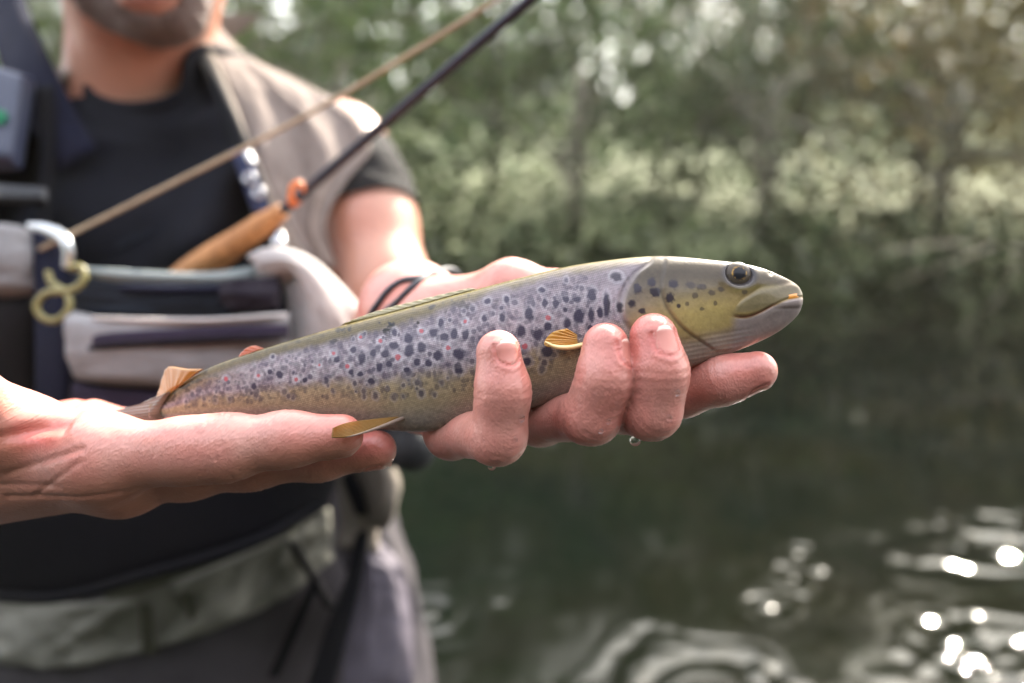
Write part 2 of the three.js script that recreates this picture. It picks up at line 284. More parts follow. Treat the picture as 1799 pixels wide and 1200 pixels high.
// low bushes along the waterline, left to right
const bushes = [
  [-5.0, -5.2, GREEN, 'green bush on the far bank, behind the angler beyond his right side'],
  [-2.9, -5.1, GREEN, 'green bush on the far bank hidden behind the angler\'s chest'],
  [-1.15, -5.1, GREEN, 'green bush on the far bank just beside the angler\'s bent arm'],
  [0.35, -5.0, WILLOW, 'grey-green bush on the far bank above the middle of the trout'],
  [1.55, -5.15, WILLOW, 'grey-green leaning bush on the far bank above the trout\'s head'],
  [2.75, -5.3, KHAKI, 'olive bush on the far bank at the right edge of the view'],
  [4.3, -5.2, KHAKI, 'olive bush on the far bank beyond the right edge of the view'],
];
bushes.forEach(([x, z, pal, label], i) => plant('riverside_bush', 'bush', label, x, z, [[0, 0.55, 0, 0.95, 0.55], [-0.5, 0.95, -0.55, 0.7, 0.55], [0.5, 1.05, -0.7, 0.75, 0.55], [0.1, 0.35, 0.45, 0.75, 0.32], [0, 1.35, -1.1, 0.8, 0.6]], 1700, 0.07, pal, 100 + i, 1.2, 0.045, 'bushes along the far bank'));
// a second row, higher up the bank
const second = [[-3.9, GREEN, 'broad green shrub higher up the bank behind the angler\'s head'], [-2.0, GREEN, 'green shrub higher up the bank beside the angler\'s left shoulder'], [-0.2, GREEN, 'green shrub higher up the bank just right of the rod'], [1.5, WILLOW, 'pale sage shrub higher up the bank above the gill of the trout'],
  [3.2, KHAKI, 'sunlit khaki shrub higher up the bank at the right'], [5.0, GOLD, 'yellow-leaved shrub higher up the bank at the far right']];
second.forEach(([x, pal, label], i) => plant('bank_shrub', 'shrub', label, x, -6.5 - 0.2 * (i % 2), [[0, 0.9, 0, 1.0, 0.8], [-0.6, 1.5, 0.1, 0.75, 0.7], [0.6, 1.6, -0.1, 0.8, 0.7], [0.05, i > 3 ? 2.6 : 2.3, -0.2, i > 3 ? 1.1 : 0.9, i > 3 ? 0.95 : 0.75]], i > 2 ? 3600 : 2600, 0.075, pal, 500 + i, 1.6, 0.04, 'shrubs higher up the far bank'));
// taller trees behind
const DEEP = GREEN.map((c) => c.map((x) => x * 0.85));
const trees = [
  [-25, -28, DEEP, 20, 'tall green tree beyond the left edge of the view'],
  [-33, -27, DEEP, 19, 'tall green tree well beyond the left edge of the view'],
  [-17, -29, DEEP, 21, 'tall green tree far behind the angler\'s right shoulder'],
  [-10, -30.5, DEEP, 21.5, 'tall green tree with sky gaps far behind the angler\'s head'],
  [-3.5, -29, DEEP, 21.5, 'tall green tree with bright sky gaps behind the rod'],
  [3, -30, WILLOW, 21, 'tall hazy tree in the sun above the gill of the trout'],
  [9.5, -29.5, KHAKI, 20, 'tall hazy tree in the brightest light at the upper right'],
  [16, -30, GOLD, 19.5, 'tall yellow-leaved tree at the upper right corner'],
  [22.5, -29.5, GREEN, 21, 'tall green tree beyond the right edge of the view'],
];
trees.forEach(([x, z, pal, H, label], i) => { const k = Math.max(1, H / 6); plant('bank_tree', 'tree', label, x, z, [[0, H * 0.38, 0, 1.2 * k, H * 0.25], [-0.5 * k, H * 0.62, 0.2, 1.1 * k, H * 0.23], [0.55 * k, H * 0.66, -0.2, 1.1 * k, H * 0.22], [0, H * 0.86, 0, 1.1 * k, H * 0.15], [0.9 * k, H * 0.36, 0.3, 0.9 * k, H * 0.2], [-0.95 * k, H * 0.36, 0.2, 0.9 * k, H * 0.2], [-0.7 * k, H * 0.13, 0.5, 1.0 * k, H * 0.13], [0.7 * k, H * 0.13, 0.5, 1.0 * k, H * 0.13], [0, H * 0.2, 0.9, 1.0 * k, H * 0.15], [-0.7 * k, H * 0.6, -0.6, 1.2 * k, H * 0.2], [0.7 * k, H * 0.6, -0.6, 1.2 * k, H * 0.2], [0, H * 0.75, 0.4, 1.2 * k, H * 0.2], [0, H * 0.55, 0.6, 1.2 * k, H * 0.17]], x > 0 ? 66000 : 78000, 0.17, pal, 300 + i, H * 0.8, 0.2, 'trees behind the bushes'); });
// the wood on the near bank, behind the photographer, that shades the front of the scene
{
  const r = rng(91), g = []; for (let i = 0; i < 44; i++) { const x = -26 + i * 1.2; g.push([x, 1.6 + r() * 0.8, 9.2 + r() * 1.5, 1.7, 1.7], [x + 0.5, 4.4 + r(), 10 + r() * 1.5, 1.9, 2.0], [x, 7.2 + r() * 0.8, 10.8 + r() * 1.5, 1.7, 1.6]); }
  const m = part(scene, 'near_bank_wood', crown(r, g, 34000, 0.5, GREEN), leafM); m.userData = { kind: 'stuff', label: 'dense green wood on the near bank behind the viewer', category: 'wood' };
}
// dark green growth that overhangs the waterline
{
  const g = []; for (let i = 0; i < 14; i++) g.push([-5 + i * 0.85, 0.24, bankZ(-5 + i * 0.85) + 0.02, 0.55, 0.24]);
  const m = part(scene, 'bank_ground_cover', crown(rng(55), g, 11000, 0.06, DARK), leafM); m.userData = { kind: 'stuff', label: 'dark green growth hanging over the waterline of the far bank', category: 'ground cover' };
}
// bare twigs reaching over the water at the right
{
  const o = thing('overhanging_branch', 'pale bare branch reaching over the water at the right', 'branch');
  part(o, 'limb', tube([P(1990, 470, 4.5), P(1800, 440, 4.2), P(1660, 428, 4.0), P(1540, 445, 3.9)], [0.014, 0.01, 0.007, 0.003], { seg: 7 }), std(0.3, 0.26, 0.2, 0.8));
  part(o, 'twig', tube([P(1740, 434, 4.1), P(1650, 470, 4.0), P(1560, 500, 3.95)], [0.006, 0.004, 0.002], { seg: 6 }), std(0.28, 0.24, 0.18, 0.8));
  part(o, 'twig', tube([P(1800, 440, 4.2), P(1740, 540, 4.1), P(1640, 610, 4.05)], [0.006, 0.004, 0.002], { seg: 6 }), std(0.2, 0.17, 0.12, 0.8));
  settle(o);
}
// ------------------------------------------------------------------ the angler
// torso as rows of (height, centre x, centre z, half width, half depth)
const TX = -0.345, TZ = -0.835;
const ROWS = [[-0.1, 0, 0.0, 0.17, 0.12], [0.1, 0, 0.0, 0.178, 0.122], [0.25, 0, 0, 0.178, 0.122], [0.4, 0, 0, 0.18, 0.122], [0.55, 0, 0, 0.198, 0.128], [0.645, 0, 0, 0.205, 0.118], [0.70, 0, -0.005, 0.188, 0.1], [0.735, 0, -0.008, 0.16, 0.085], [0.757, 0, -0.01, 0.122, 0.074], [0.78, 0, -0.012, 0.082, 0.066], [0.80, 0, -0.012, 0.06, 0.058], [0.9, 0, 0, 0.05, 0.05]];
function row(y) { let i = 0; while (i < ROWS.length - 2 && y > ROWS[i + 1][0]) i++; const a = ROWS[i], b = ROWS[i + 1], t = clamp((y - a[0]) / (b[0] - a[0])); return [TX + lerp(a[1], b[1], t), TZ + lerp(a[2], b[2], t), lerp(a[3], b[3], t), lerp(a[4], b[4], t)]; }
const torso = (x, y, z) => { const [cx, cz, a, b] = row(y), X = Math.abs(x - cx) / a, Z = Math.abs(z - cz) / b, l = Math.pow(Math.pow(X, 2.4) + Math.pow(Z, 2.4), 1 / 2.4); return (l - 1) * Math.min(a, b) * 0.8; };
const TD = (px, py) => cast(torso, px, py, 0.4, 1.1, 0) ?? 0.79;
const SK = { // joints of the two arms: left arm is at the right of the picture
  sl: P(590, 275, 0.80), ul: P(640, 392, 0.765), ml: P(674, 520, 0.735), el: P(690, 660, 0.71), fl: P(712, 600, 0.56), wl: P(722, 548, 0.435),
  sr: P(-135, 275, 0.80), er: P(-470, 760, 0.66), wr: P(-235, 835, 0.375),
};
// the hand that holds the head of the fish
const LH = { wrist: SK.wl,
  pinky: [[P(742, 706, 0.366), 0.0100], [P(792, 762, 0.330), 0.0093], [P(874, 766, 0.2945), 0.0096], [P(884, 690, 0.2895), 0.0089], [P(876, 620, 0.2905), 0.0083]],
  ring: [[P(860, 700, 0.368), 0.0106], [P(948, 738, 0.330), 0.0095], [P(1040, 730, 0.294), 0.0096], [P(1062, 668, 0.2885), 0.0091], [P(1064, 608, 0.290), 0.0085]],
  middle: [[P(965, 690, 0.368), 0.0109], [P(1055, 720, 0.330), 0.0097], [P(1144, 720, 0.294), 0.0100], [P(1158, 655, 0.289), 0.0095], [P(1148, 592, 0.2905), 0.0087]],
  index: [[P(1050, 670, 0.372), 0.0109], [P(1120, 690, 0.345), 0.0095], [P(1200, 688, 0.318), 0.0089], [P(1268, 668, 0.306), 0.0084], [P(1330, 652, 0.3015), 0.0076]],
  thumb: [[P(770, 560, 0.400), 0.0157], [P(900, 512, 0.372), 0.0144], [P(985, 520, 0.358), 0.0106], [P(1060, 525, 0.352), 0.0090]] };
// the flat palm under the tail
const RH = { wrist: SK.wr,
  index: [[P(185, 806, 0.3185), 0.0150], [P(330, 792, 0.3105), 0.0120], [P(395, 787, 0.3085), 0.0122], [P(505, 772, 0.3065), 0.0098], [P(600, 766, 0.3055), 0.0083]],
  middle: [[P(215, 832, 0.338), 0.0150], [P(330, 825, 0.334), 0.0118], [P(440, 812, 0.330), 0.0106], [P(560, 800, 0.326), 0.0094], [P(662, 790, 0.323), 0.0080]],
  ring: [[P(205, 812, 0.358), 0.0140], [P(330, 808, 0.356), 0.0112], [P(440, 800, 0.352), 0.0104], [P(540, 790, 0.348), 0.0094], [P(610, 778, 0.345), 0.0080]],
  pinky: [[P(150, 768, 0.374), 0.0140], [P(260, 756, 0.372), 0.0102], [P(330, 748, 0.370), 0.0095], [P(400, 745, 0.367), 0.0085], [P(450, 742, 0.365), 0.0072]],
  thumb: [[P(-170, 810, 0.350), 0.0190], [P(-15, 745, 0.312), 0.0150], [P(-110, 640, 0.285), 0.0112], [P(-170, 560, 0.275), 0.0095]] };
function handField(H, fore, wr, pal) {
  const fing = ['pinky', 'ring', 'middle', 'index'].map((n) => chain(H[n], 0.0075));
  const palm = sunion([...['pinky', 'ring', 'middle', 'index'].map((n) => cap(H.wrist, H[n][0][0], wr, pal)), cap(H.thumb[0][0], H.index[0][0], 0.011, 0.0105), cap(H.pinky[0][0], H.ring[0][0], pal, pal), cap(H.ring[0][0], H.middle[0][0], pal, pal), cap(H.middle[0][0], H.index[0][0], pal, pal), ...(H.extra ?? [])], 0.012);
  const th = chain(H.thumb, 0.006), thenar = cap(H.wrist, H.thumb[0][0], wr * 0.9, H.thumb[0][1]);
  const fs = union(fing);
  return (x, y, z) => smin(smin(smin(palm(x, y, z), fs(x, y, z), 0.007), smin(th(x, y, z), thenar(x, y, z), 0.02), 0.012), fore(x, y, z), 0.015);
}
const mid = (a, b, t) => a.clone().lerp(b, t);
RH.extra = [cap(P(-60, 830, 0.345), P(150, 800, 0.325), 0.022, 0.0165), cap(P(-40, 790, 0.375), P(130, 775, 0.372), 0.019, 0.0145), cap(P(-60, 760, 0.33), P(60, 752, 0.322), 0.014, 0.011)];
LH.extra = [cap(P(770, 640, 0.40), P(790, 690, 0.366), 0.015, 0.012)];
const leftHand = handField(LH, cap(mid(SK.wl, SK.fl, 0.75), SK.wl, 0.0235, 0.0235), 0.0205, 0.0118);
const rightHand = handField(RH, cap(mid(SK.wr, SK.er, 0.2), SK.wr, 0.026, 0.0258), 0.0235, 0.0140);

const rimPts = [];
const CAMV = FWD.clone().negate(), RIGHT = V(1, 0, 0), UPV = V(0, cosP, -sinP);
const dirv = (r, u, c) => V(0, 0, 0).addScaledVector(RIGHT, r).addScaledVector(UPV, u).addScaledVector(CAMV, c).normalize();
// ---- fingernails: plates that follow the finger
const nailM = std(1, 1, 1, 0.36, { vertexColors: true, specularIntensity: 0.8 });
const nails = [];
function nail(J, dorsal, len = 0.0105, wide = 0.62, back = 0.006) {
  const f = chain(J, 0.0075);
  const t = J[J.length - 1][0], a = t.clone().sub(J[J.length - 2][0]).normalize(), r = J[J.length - 1][1], d = dorsal.clone().addScaledVector(a, -dorsal.dot(a)).normalize(), b = a.clone().cross(d);
  const pt = (u, v, lift) => { const s = lerp(-back, len - back, v), w = (u - 0.5) * 2, ph = w * wide * (1 - 0.18 * (1 - v) * (1 - v)); const s2 = s + (v > 0.5 ? -1 : 1) * 0.0022 * w * w * Math.abs(v - 0.5) * 2;
    const dir = d.clone().multiplyScalar(Math.cos(ph)).addScaledVector(b, Math.sin(ph)), o = t.clone().addScaledVector(a, s2); let q = r * 1.6; for (let i = 0; i < 30; i++) { const p = o.clone().addScaledVector(dir, q); q -= f(p.x, p.y, p.z) * 0.8; } return o.addScaledVector(dir, q + lift); };
  const prof = (u, v) => { const e = Math.min(1, (0.5 - Math.abs(u - 0.5)) * 9) * Math.min(1, v * 6); return -0.0004 + 0.0006 * Math.sqrt(e) - (v > 0.93 ? 0.0002 : 0); };
  for (let i = 0; i <= 14; i++) { rimPts.push(pt(0, i / 14, 0), pt(1, i / 14, 0)); if (i < 10) rimPts.push(pt(i / 9, 0, 0)); }
  const g = uvMetres(mergeGeometries([grid(20, 20, (u, v) => pt(u, v, prof(u, v))), grid(20, 20, (u, v) => pt(u, v, -0.0006))])), col = [];
  for (let k = 0; k < 2; k++) for (let j = 0; j <= 20; j++) for (let i = 0; i <= 20; i++) { const u = i / 20, v = j / 20, e = sst(0.84, 0.92, v - 0.1 * (2 * u - 1) ** 2 + 0.02), l = gauss(Math.hypot((u - 0.5) * 1.4, v + 0.05), 0.16); col.push(lerp(0.45, 0.6, Math.max(e, l * 0.6)), lerp(0.165, 0.44, Math.max(e, l * 0.5)), lerp(0.13, 0.37, Math.max(e, l * 0.5))); }
  g.setAttribute('color', new THREE.Float32BufferAttribute(col, 3)); return g;
}
nails.push(nail(LH.pinky, dirv(0.5, 0.1, 1), 0.0098, 0.6, 0.0055));
nails.push(nail(LH.ring, dirv(1.05, 0.1, 0.6), 0.011, 0.7, 0.008));
nails.push(nail(LH.middle, dirv(0.36, 0.1, 1), 0.0115, 0.58, 0.0085));
nails.push(nail(LH.index, dirv(0.2, -1, 0.1), 0.011, 0.7, 0.0065));
nails.push(nail(RH.middle, dirv(0.1, -1, 0.0), 0.011, 0.75, 0.0065));
nails.push(nail(RH.index, dirv(0.1, -1, -0.5), 0.011, 0.7, 0.0065));
// ---- skin: relief (creases at the joints, pores) and colour
function creases(list) { return (x, y, z) => { let d = 0; for (const c of list) { const px = x - c.p.x, py = y - c.p.y, pz = z - c.p.z, q = px * px + py * py + pz * pz; if (q > c.R * c.R * 5) continue; const t = px * c.a.x + py * c.a.y + pz * c.a.z; const w = t + 0.0009 * n3(x * 260, y * 260, z * 260); let s = 0; for (const o of c.at) s += gauss(w - o, c.w); d -= c.h * s * Math.exp(-q / (c.R * c.R)); } return d; }; }
function jointCreases(H, names, h) { const r = []; for (const n of names) { const J = H[n]; for (let i = 2; i < J.length - 1; i++) { const a = J[i + 1][0].clone().sub(J[i - 1][0]).normalize(), pip = i === 2; r.push({ p: J[i][0], a, R: J[i][1] * 1.9, w: 0.00038, h: h * (pip ? 1 : 0.7), at: pip ? [-0.0046, -0.0022, 0, 0.0024, 0.0049] : [-0.0016, 0.0014] }); } } return r; }
const FN = ['pinky', 'ring', 'middle', 'index'];
const creaseL = creases(jointCreases(LH, FN, 0.00055)), rCr = jointCreases(RH, FN, 0.0006);
// long folds of the palm edge and the web at the thumb
for (const [a, b, w, h] of [[P(0, 838, 0.305), P(140, 790, 0.3), 0.0009, 0.0008], [P(-10, 765, 0.31), P(100, 750, 0.305), 0.002, 0.0026], [P(0, 880, 0.31), P(220, 860, 0.31), 0.0008, 0.0007], [P(60, 872, 0.31), P(140, 812, 0.3), 0.0007, 0.0006], [P(-20, 855, 0.31), P(120, 846, 0.31), 0.0007, 0.0006]]) rCr.line = (rCr.line ?? []).concat({ a, d: b.clone().sub(a), w, h });
const creaseR0 = creases(rCr);
const creaseR = (x, y, z) => { let d = creaseR0(x, y, z); for (const l of rCr.line) { const px = x - l.a.x, py = y - l.a.y, pz = z - l.a.z, L = l.d.lengthSq(), t = clamp((px * l.d.x + py * l.d.y + pz * l.d.z) / L), qx = px - l.d.x * t, qy = py - l.d.y * t; d -= l.h * gauss(Math.hypot(qx, qy), l.w); } return d; };
const rimAt = (x, y, z) => { let m = 1; for (const p of rimPts) { const d = (x - p.x) ** 2 + (y - p.y) ** 2 + (z - p.z) ** 2; if (d < m) m = d; } return Math.sqrt(m); };
const ridge = (x, y, z) => { const n = 1 - Math.abs(n3(x * 330, y * 330, z * 330)), m = 1 - Math.abs(n3(x * 620 + 3, y * 620, z * 620)); return -0.00009 * n ** 5 - 0.00005 * m ** 5; };
const pores = (x, y, z) => ridge(x, y, z) + -0.00028 * gauss(rimAt(x, y, z), 0.0005) + 0.00035 * gauss(rimAt(x, y, z) - 0.0014, 0.0007) + 0.00003 * n3(x * 420, y * 420, z * 420) + 0.00009 * n3(x * 95, y * 95, z * 95);
const tips = [...FN.map((n) => LH[n]), ...FN.map((n) => RH[n])];
const webA = P(-30, 780, 0.308), webD = P(75, 766, 0.304).sub(webA);
function skinHand(x, y, z, n, c) {
  let red = 0.0; { const t = clamp(((x - webA.x) * webD.x + (y - webA.y) * webD.y + (z - webA.z) * webD.z) / webD.lengthSq()); red += 1.1 * gauss(Math.hypot(x - webA.x - webD.x * t, y - webA.y - webD.y * t), 0.004); } for (const J of tips) { const t = J[J.length - 1][0], k = J[2][0]; let d = (x - t.x) ** 2 + (y - t.y) ** 2 + (z - t.z) ** 2; red += 0.75 * Math.exp(-d / 0.00024); d = (x - k.x) ** 2 + (y - k.y) ** 2 + (z - k.z) ** 2; red += 0.5 * Math.exp(-d / 0.0002); }
  const m = 0.9 * n3(x * 60, y * 60, z * 60) + 0.6 * n3(x * 170, y * 170, z * 170), rim = gauss(rimAt(x, y, z), 0.0008), k = clamp(red * 0.75 + m * 0.3 + rim * 0.4, -0.3, 1.3), s = 1 + 0.08 * n3(x * 420, y * 420, z * 420);
  c[0] = lerp(0.44, 0.44, k) * s; c[1] = lerp(0.19, 0.1, k) * s; c[2] = lerp(0.15, 0.078, k) * s;
}
const lipC = P(253, -12, 0.65);
function skinBody(x, y, z, n, c) {
  const m = n3(x * 30, y * 30, z * 30), s = 1 + 0.05 * n3(x * 200, y * 200, z * 200); c[0] = 0.39 * s; c[1] = (0.18 + 0.015 * m) * s; c[2] = (0.122 + 0.01 * m) * s; const lp = gauss(Math.hypot((x - lipC.x) / 1.9, y - lipC.y, (z - lipC.z) * 0.5), 0.0085); c[0] *= 1 - 0.4 * lp; c[1] *= 1 - 0.5 * lp; c[2] *= 1 - 0.35 * lp;
}
const HC = P(252, -165, 0.745);
const headF = sunion([ell(HC, 0.078, 0.108, 0.098), ell(P(256, -50, 0.72), 0.066, 0.062, 0.07), ell(P(288, 22, 0.682), 0.03, 0.024, 0.026), ell(P(275, -70, 0.665), 0.03, 0.03, 0.022)], 0.035);
const nose = sunion([cap(P(272, -215, 0.648), P(280, -125, 0.622), 0.008, 0.014), ell(P(254, -112, 0.642), 0.011, 0.009, 0.012), ell(P(305, -112, 0.642), 0.011, 0.009, 0.012)], 0.012);
const ears = union([ell(P(92, -150, 0.76), 0.012, 0.032, 0.02), ell(P(405, -150, 0.76), 0.012, 0.032, 0.02)]);
const lips = sunion([ell(P(252, -28, 0.654), 0.024, 0.007, 0.009), ell(P(254, -4, 0.655), 0.022, 0.009, 0.01)], 0.003);
const headAll = (x, y, z) => { let d = smin(smin(headF(x, y, z), nose(x, y, z), 0.012), ears(x, y, z), 0.01); d = smin(d, lips(x, y, z), 0.008); for (const e of [P(215, -205, 0.652), P(335, -205, 0.655)]) d = Math.max(d, -(Math.hypot(x - e.x, y - e.y, z - e.z) - 0.017)); return d; };
const neck = cap(P(228, 270, 0.81), P(236, 30, 0.765), 0.064, 0.058);
const arms = sunion([cap(SK.sl, SK.ul, 0.056, 0.047), cap(SK.ul, SK.ml, 0.047, 0.0435), cap(SK.ml, SK.el, 0.0435, 0.041), cap(SK.el, SK.fl, 0.041, 0.036), cap(SK.fl, SK.wl, 0.036, 0.0232), cap(SK.sr, SK.er, 0.056, 0.042), cap(SK.er, SK.wr, 0.043, 0.0255)], 0.02);
const core = (x, y, z) => torso(x, y, z) + 0.014;
const legsF = union([cap(V(TX - 0.1, 0.05, TZ), V(TX - 0.12, -0.66, TZ), 0.075, 0.05), cap(V(TX + 0.1, 0.05, TZ), V(TX + 0.12, -0.66, TZ), 0.075, 0.05)]);
const bodyF = (x, y, z) => smin(smin(smin(smin(headAll(x, y, z), neck(x, y, z), 0.03), core(x, y, z), 0.03), arms(x, y, z), 0.02), legsF(x, y, z), 0.03);
const angler = thing('angler', 'man in dark T-shirt, beige vest and wet grey waders holding out the trout', 'person');
const skinM = new THREE.MeshPhysicalMaterial({ vertexColors: true, roughness: 0.42, bumpMap: skinBump, bumpScale: 0.00022, specularIntensity: 0.9, clearcoat: 0.22, clearcoatRoughness: 0.22, sheen: 0.25, sheenColor: new THREE.Color(0.9, 0.45, 0.35), sheenRoughness: 0.5 });
{
  const boxOf = (H) => { const b = new THREE.Box3(); for (const n of [...FN, 'thumb']) for (const [p] of H[n]) b.expandByPoint(p); b.expandByPoint(H.wrist); return b.expandByScalar(0.03); };
  const bl = boxOf(LH), br = boxOf(RH), HS = 0.0011;
  const gl = shape(nets(leftHand, bl.min, bl.max, HS), leftHand, (x, y, z) => creaseL(x, y, z) + pores(x, y, z), skinHand);
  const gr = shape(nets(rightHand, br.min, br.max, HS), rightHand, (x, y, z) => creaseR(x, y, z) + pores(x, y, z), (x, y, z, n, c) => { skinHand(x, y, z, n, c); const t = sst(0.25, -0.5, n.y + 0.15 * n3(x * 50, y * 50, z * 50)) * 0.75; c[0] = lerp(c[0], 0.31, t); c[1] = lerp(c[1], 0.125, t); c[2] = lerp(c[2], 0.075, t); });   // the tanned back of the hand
  const gb = shape(nets(bodyF, V(-0.95, -0.72, -1.06), V(0.02, 1.02, -0.3), 0.0068), bodyF, null, skinBody);
  part(angler, 'body', mergeGeometries([gb, gl, gr]), skinM);
}
for (const g of nails) part(angler, 'fingernail', g, nailM);
// ---- stubble on chin and jaw, short hair
const beardF = (x, y, z) => { const c = P(282, -45, 0.7), mouth = ell(P(253, -12, 0.645), 0.027, 0.014, 0.03)(x, y, z); return Math.max(headF(x, y, z) - 0.003 - 0.0018 * n3(x * 120, y * 120, z * 120), -(headF(x, y, z) + 0.006), y - (c.y + 0.018), -mouth, z < -0.8 ? 1 : z + 0.76 < 0 ? -(z + 0.76) : -1, -(y - P(270, 96, 0.69).y)); };
part(angler, 'beard', shape(nets(beardF, HC.clone().add(V(-0.11, -0.17, -0.06)), HC.clone().add(V(0.12, -0.03, 0.14)), 0.004), beardF, null, null), std(0.17, 0.115, 0.1, 0.8, { map: clothTint, bumpMap: skinBump, bumpScale: 0.003 }));
const hairF = (x, y, z) => Math.max(ell(HC, 0.084, 0.115, 0.104)(x, y, z) - 0.002 * n3(x * 90, y * 90, z * 90), -(headF(x, y, z) + 0.006), HC.y - 0.02 + (z - HC.z) * 0.9 - y);
part(angler, 'hair', shape(nets(hairF, HC.clone().add(V(-0.1, -0.13, -0.13)), HC.clone().add(V(0.1, 0.13, 0.12)), 0.006), hairF, null, null), std(0.05, 0.035, 0.025, 0.8));
for (const e of [P(215, -205, 0.662), P(335, -205, 0.665)]) { const g = new THREE.SphereGeometry(0.0125, 24, 16); g.translate(e.x, e.y, e.z); const m = part(angler, 'eye', g, std(0.75, 0.72, 0.7, 0.2)); const i = new THREE.SphereGeometry(0.006, 16, 12); i.scale(1, 1, 0.5); i.translate(e.x + 0.001, e.y - 0.001, e.z + 0.0105); part(m, 'iris', i, std(0.06, 0.04, 0.03, 0.2)); }

// ---- T-shirt
const shirtM = cloth(0.012, 0.0135, 0.022, 0.75), sleeveFold = (u, v) => 0.004 * fbm(u * 6 + v * 4, v * 5);
{
  const neckline = (a) => { const s = Math.sin(a), dx = Math.cos(a) * 0.16; return s > 0 ? Math.min(0.79, 0.733 + 0.026 * Math.pow(dx / 0.052, 2)) * sst(0, 0.25, s) + 0.79 * (1 - sst(0, 0.25, s)) : 0.79; };   // the collar dips in front
  const shell = grid(96, 60, (u, v) => {
    const a = u * 2 * Math.PI, y = lerp(0.3, neckline(a), v), [cx, cz, A, B] = row(y), c = Math.cos(a), s = Math.sin(a), q = 2 / 2.4;
    const wr = (0.02 * n3(Math.cos(a) * 2.5 + y * 7, y * 15 - Math.cos(a) * 5, 1) + 0.01 * n3(Math.cos(a) * 7 - y * 12, y * 26, 3)) * (v < 0.95 ? 1 : 0.3), o = 0.004 + wr;
    return V(cx + Math.sign(c) * Math.pow(Math.abs(c), q) * (A + o), y, cz + Math.sign(s) * Math.pow(Math.abs(s), q) * (B + o));
  }, true);
  const collar = tube(Array.from({ length: 28 }, (_, i) => { const a = i / 28 * 2 * Math.PI, y = neckline(a), [cx, cz, A, B] = row(y), c = Math.cos(a), s = Math.sin(a), q = 2 / 2.4; return V(cx + Math.sign(c) * Math.pow(Math.abs(c), q) * (A + 0.004), y, cz + Math.sign(s) * Math.pow(Math.abs(s), q) * (B + 0.005)); }), [0.0065], { closed: true, seg: 8, n: 90 });
  const sleeve = (a, b, end) => tube([a.clone().lerp(b, 0.12).add(V(0, -0.004, -0.006)), a.clone().lerp(b, 0.5), a.clone().lerp(b, end)], [0.058, 0.06, 0.0565], { seg: 40, n: 30, open: true, bump: (u, v) => 0.004 * fbm(Math.cos(u * 6.283) * 2 + v * 5, Math.sin(u * 6.283) * 2 + v * 3) });
  part(angler, 't_shirt', mergeGeometries([uvMetres(shell), uvMetres(collar)]), shirtM);
  const slM = cloth(0.032, 0.03, 0.031, 0.85);
  part(angler, 'sleeve', sleeve(SK.sl, SK.ul, 1.06), slM, 'charcoal T-shirt sleeve above the bent arm'); part(angler, 'sleeve', sleeve(SK.sr, SK.er, 0.42), slM, 'charcoal T-shirt sleeve');
}
// ---- waders: baggy trunk, two legs, lighter upper panel
const waderM = cloth(0.085, 0.076, 0.085, 0.62), waderTop = cloth(0.27, 0.262, 0.22, 0.75);
{
  const W = [[-0.12, 0.235, 0.15], [0.05, 0.25, 0.162], [0.2, 0.252, 0.162], [0.29, 0.24, 0.155], [0.35, 0.222, 0.145], [0.42, 0.196, 0.135], [0.47, 0.192, 0.132]];
  const wr = (y) => crom(W.map((w) => w), clamp((y - W[0][0]) / (W[W.length - 1][0] - W[0][0])));
  const fold = (c, s, y) => 0.013 * n3(c * 3 + y * 6, y * 9, s * 3) + 0.007 * n3(c * 8 - y * 9, y * 14, s * 8);
  part(angler, 'waders', uvMetres(mergeGeometries([grid(110, 60, (u, v) => { const a = u * 2 * Math.PI, y = lerp(-0.12, 0.47, v), r = wr(y), c = Math.cos(a), s = Math.sin(a), f = fold(c, s, y); return V(TX + c * (r[1] + f), y, TZ + s * (r[2] + f)); }, true),
    ...[-1, 1].map((s) => tube([V(TX + s * 0.12, -0.02, TZ), V(TX + s * 0.13, -0.3, TZ), V(TX + s * 0.14, -0.66, TZ)], [0.125, 0.1, 0.085], { seg: 24, n: 20, bump: (u, v) => 0.006 * fbm(u * 5, v * 9) }))])), waderM);
  var waderD = (px, py) => { const f = (x, y, z) => { const r = wr(y); return (Math.hypot((x - TX) / r[1], (z - TZ) / r[2]) - 1) * 0.12; }; return cast(f, px, py, 0.4, 1.1) ?? 0.8; };
}
// ------------------------------------------------------------------ the brown trout
const FX = (x) => 0.318 - (x - 900) * 3.2e-5;            // depth of its mid plane along the body
const mono = (a, x) => { let i = 0; while (i < a.length - 2 && x > a[i + 1][0]) i++; const x0 = a[i][0], x1 = a[i + 1][0], t = clamp((x - x0) / (x1 - x0)), m = (k) => { const p = a[Math.max(0, k - 1)], n = a[Math.min(a.length - 1, k + 1)]; return (n[1] - p[1]) / (n[0] - p[0] || 1); }, h = x1 - x0, t2 = t * t, t3 = t2 * t; return a[i][1] * (2 * t3 - 3 * t2 + 1) + m(i) * h * (t3 - 2 * t2 + t) + a[i + 1][1] * (3 * t2 - 2 * t3) + m(i + 1) * h * (t3 - t2); };
const TOP = [[262, 712], [300, 690], [330, 668], [360, 650], [400, 634], [460, 614], [550, 587], [640, 562], [720, 541], [800, 519], [900, 492], [1000, 468], [1080, 456], [1120, 452], [1160, 450], [1200, 452], [1250, 457], [1300, 463], [1340, 472], [1370, 484], [1392, 495], [1402, 503], [1408, 514]];
const BOT = [[262, 734], [300, 735], [400, 737], [500, 738], [600, 747], [700, 757], [760, 757], [850, 738], [920, 720], [1000, 702], [1100, 680], [1180, 656], [1240, 636], [1290, 618], [1330, 602], [1360, 587], [1382, 572], [1397, 558], [1405, 546], [1408, 534]];
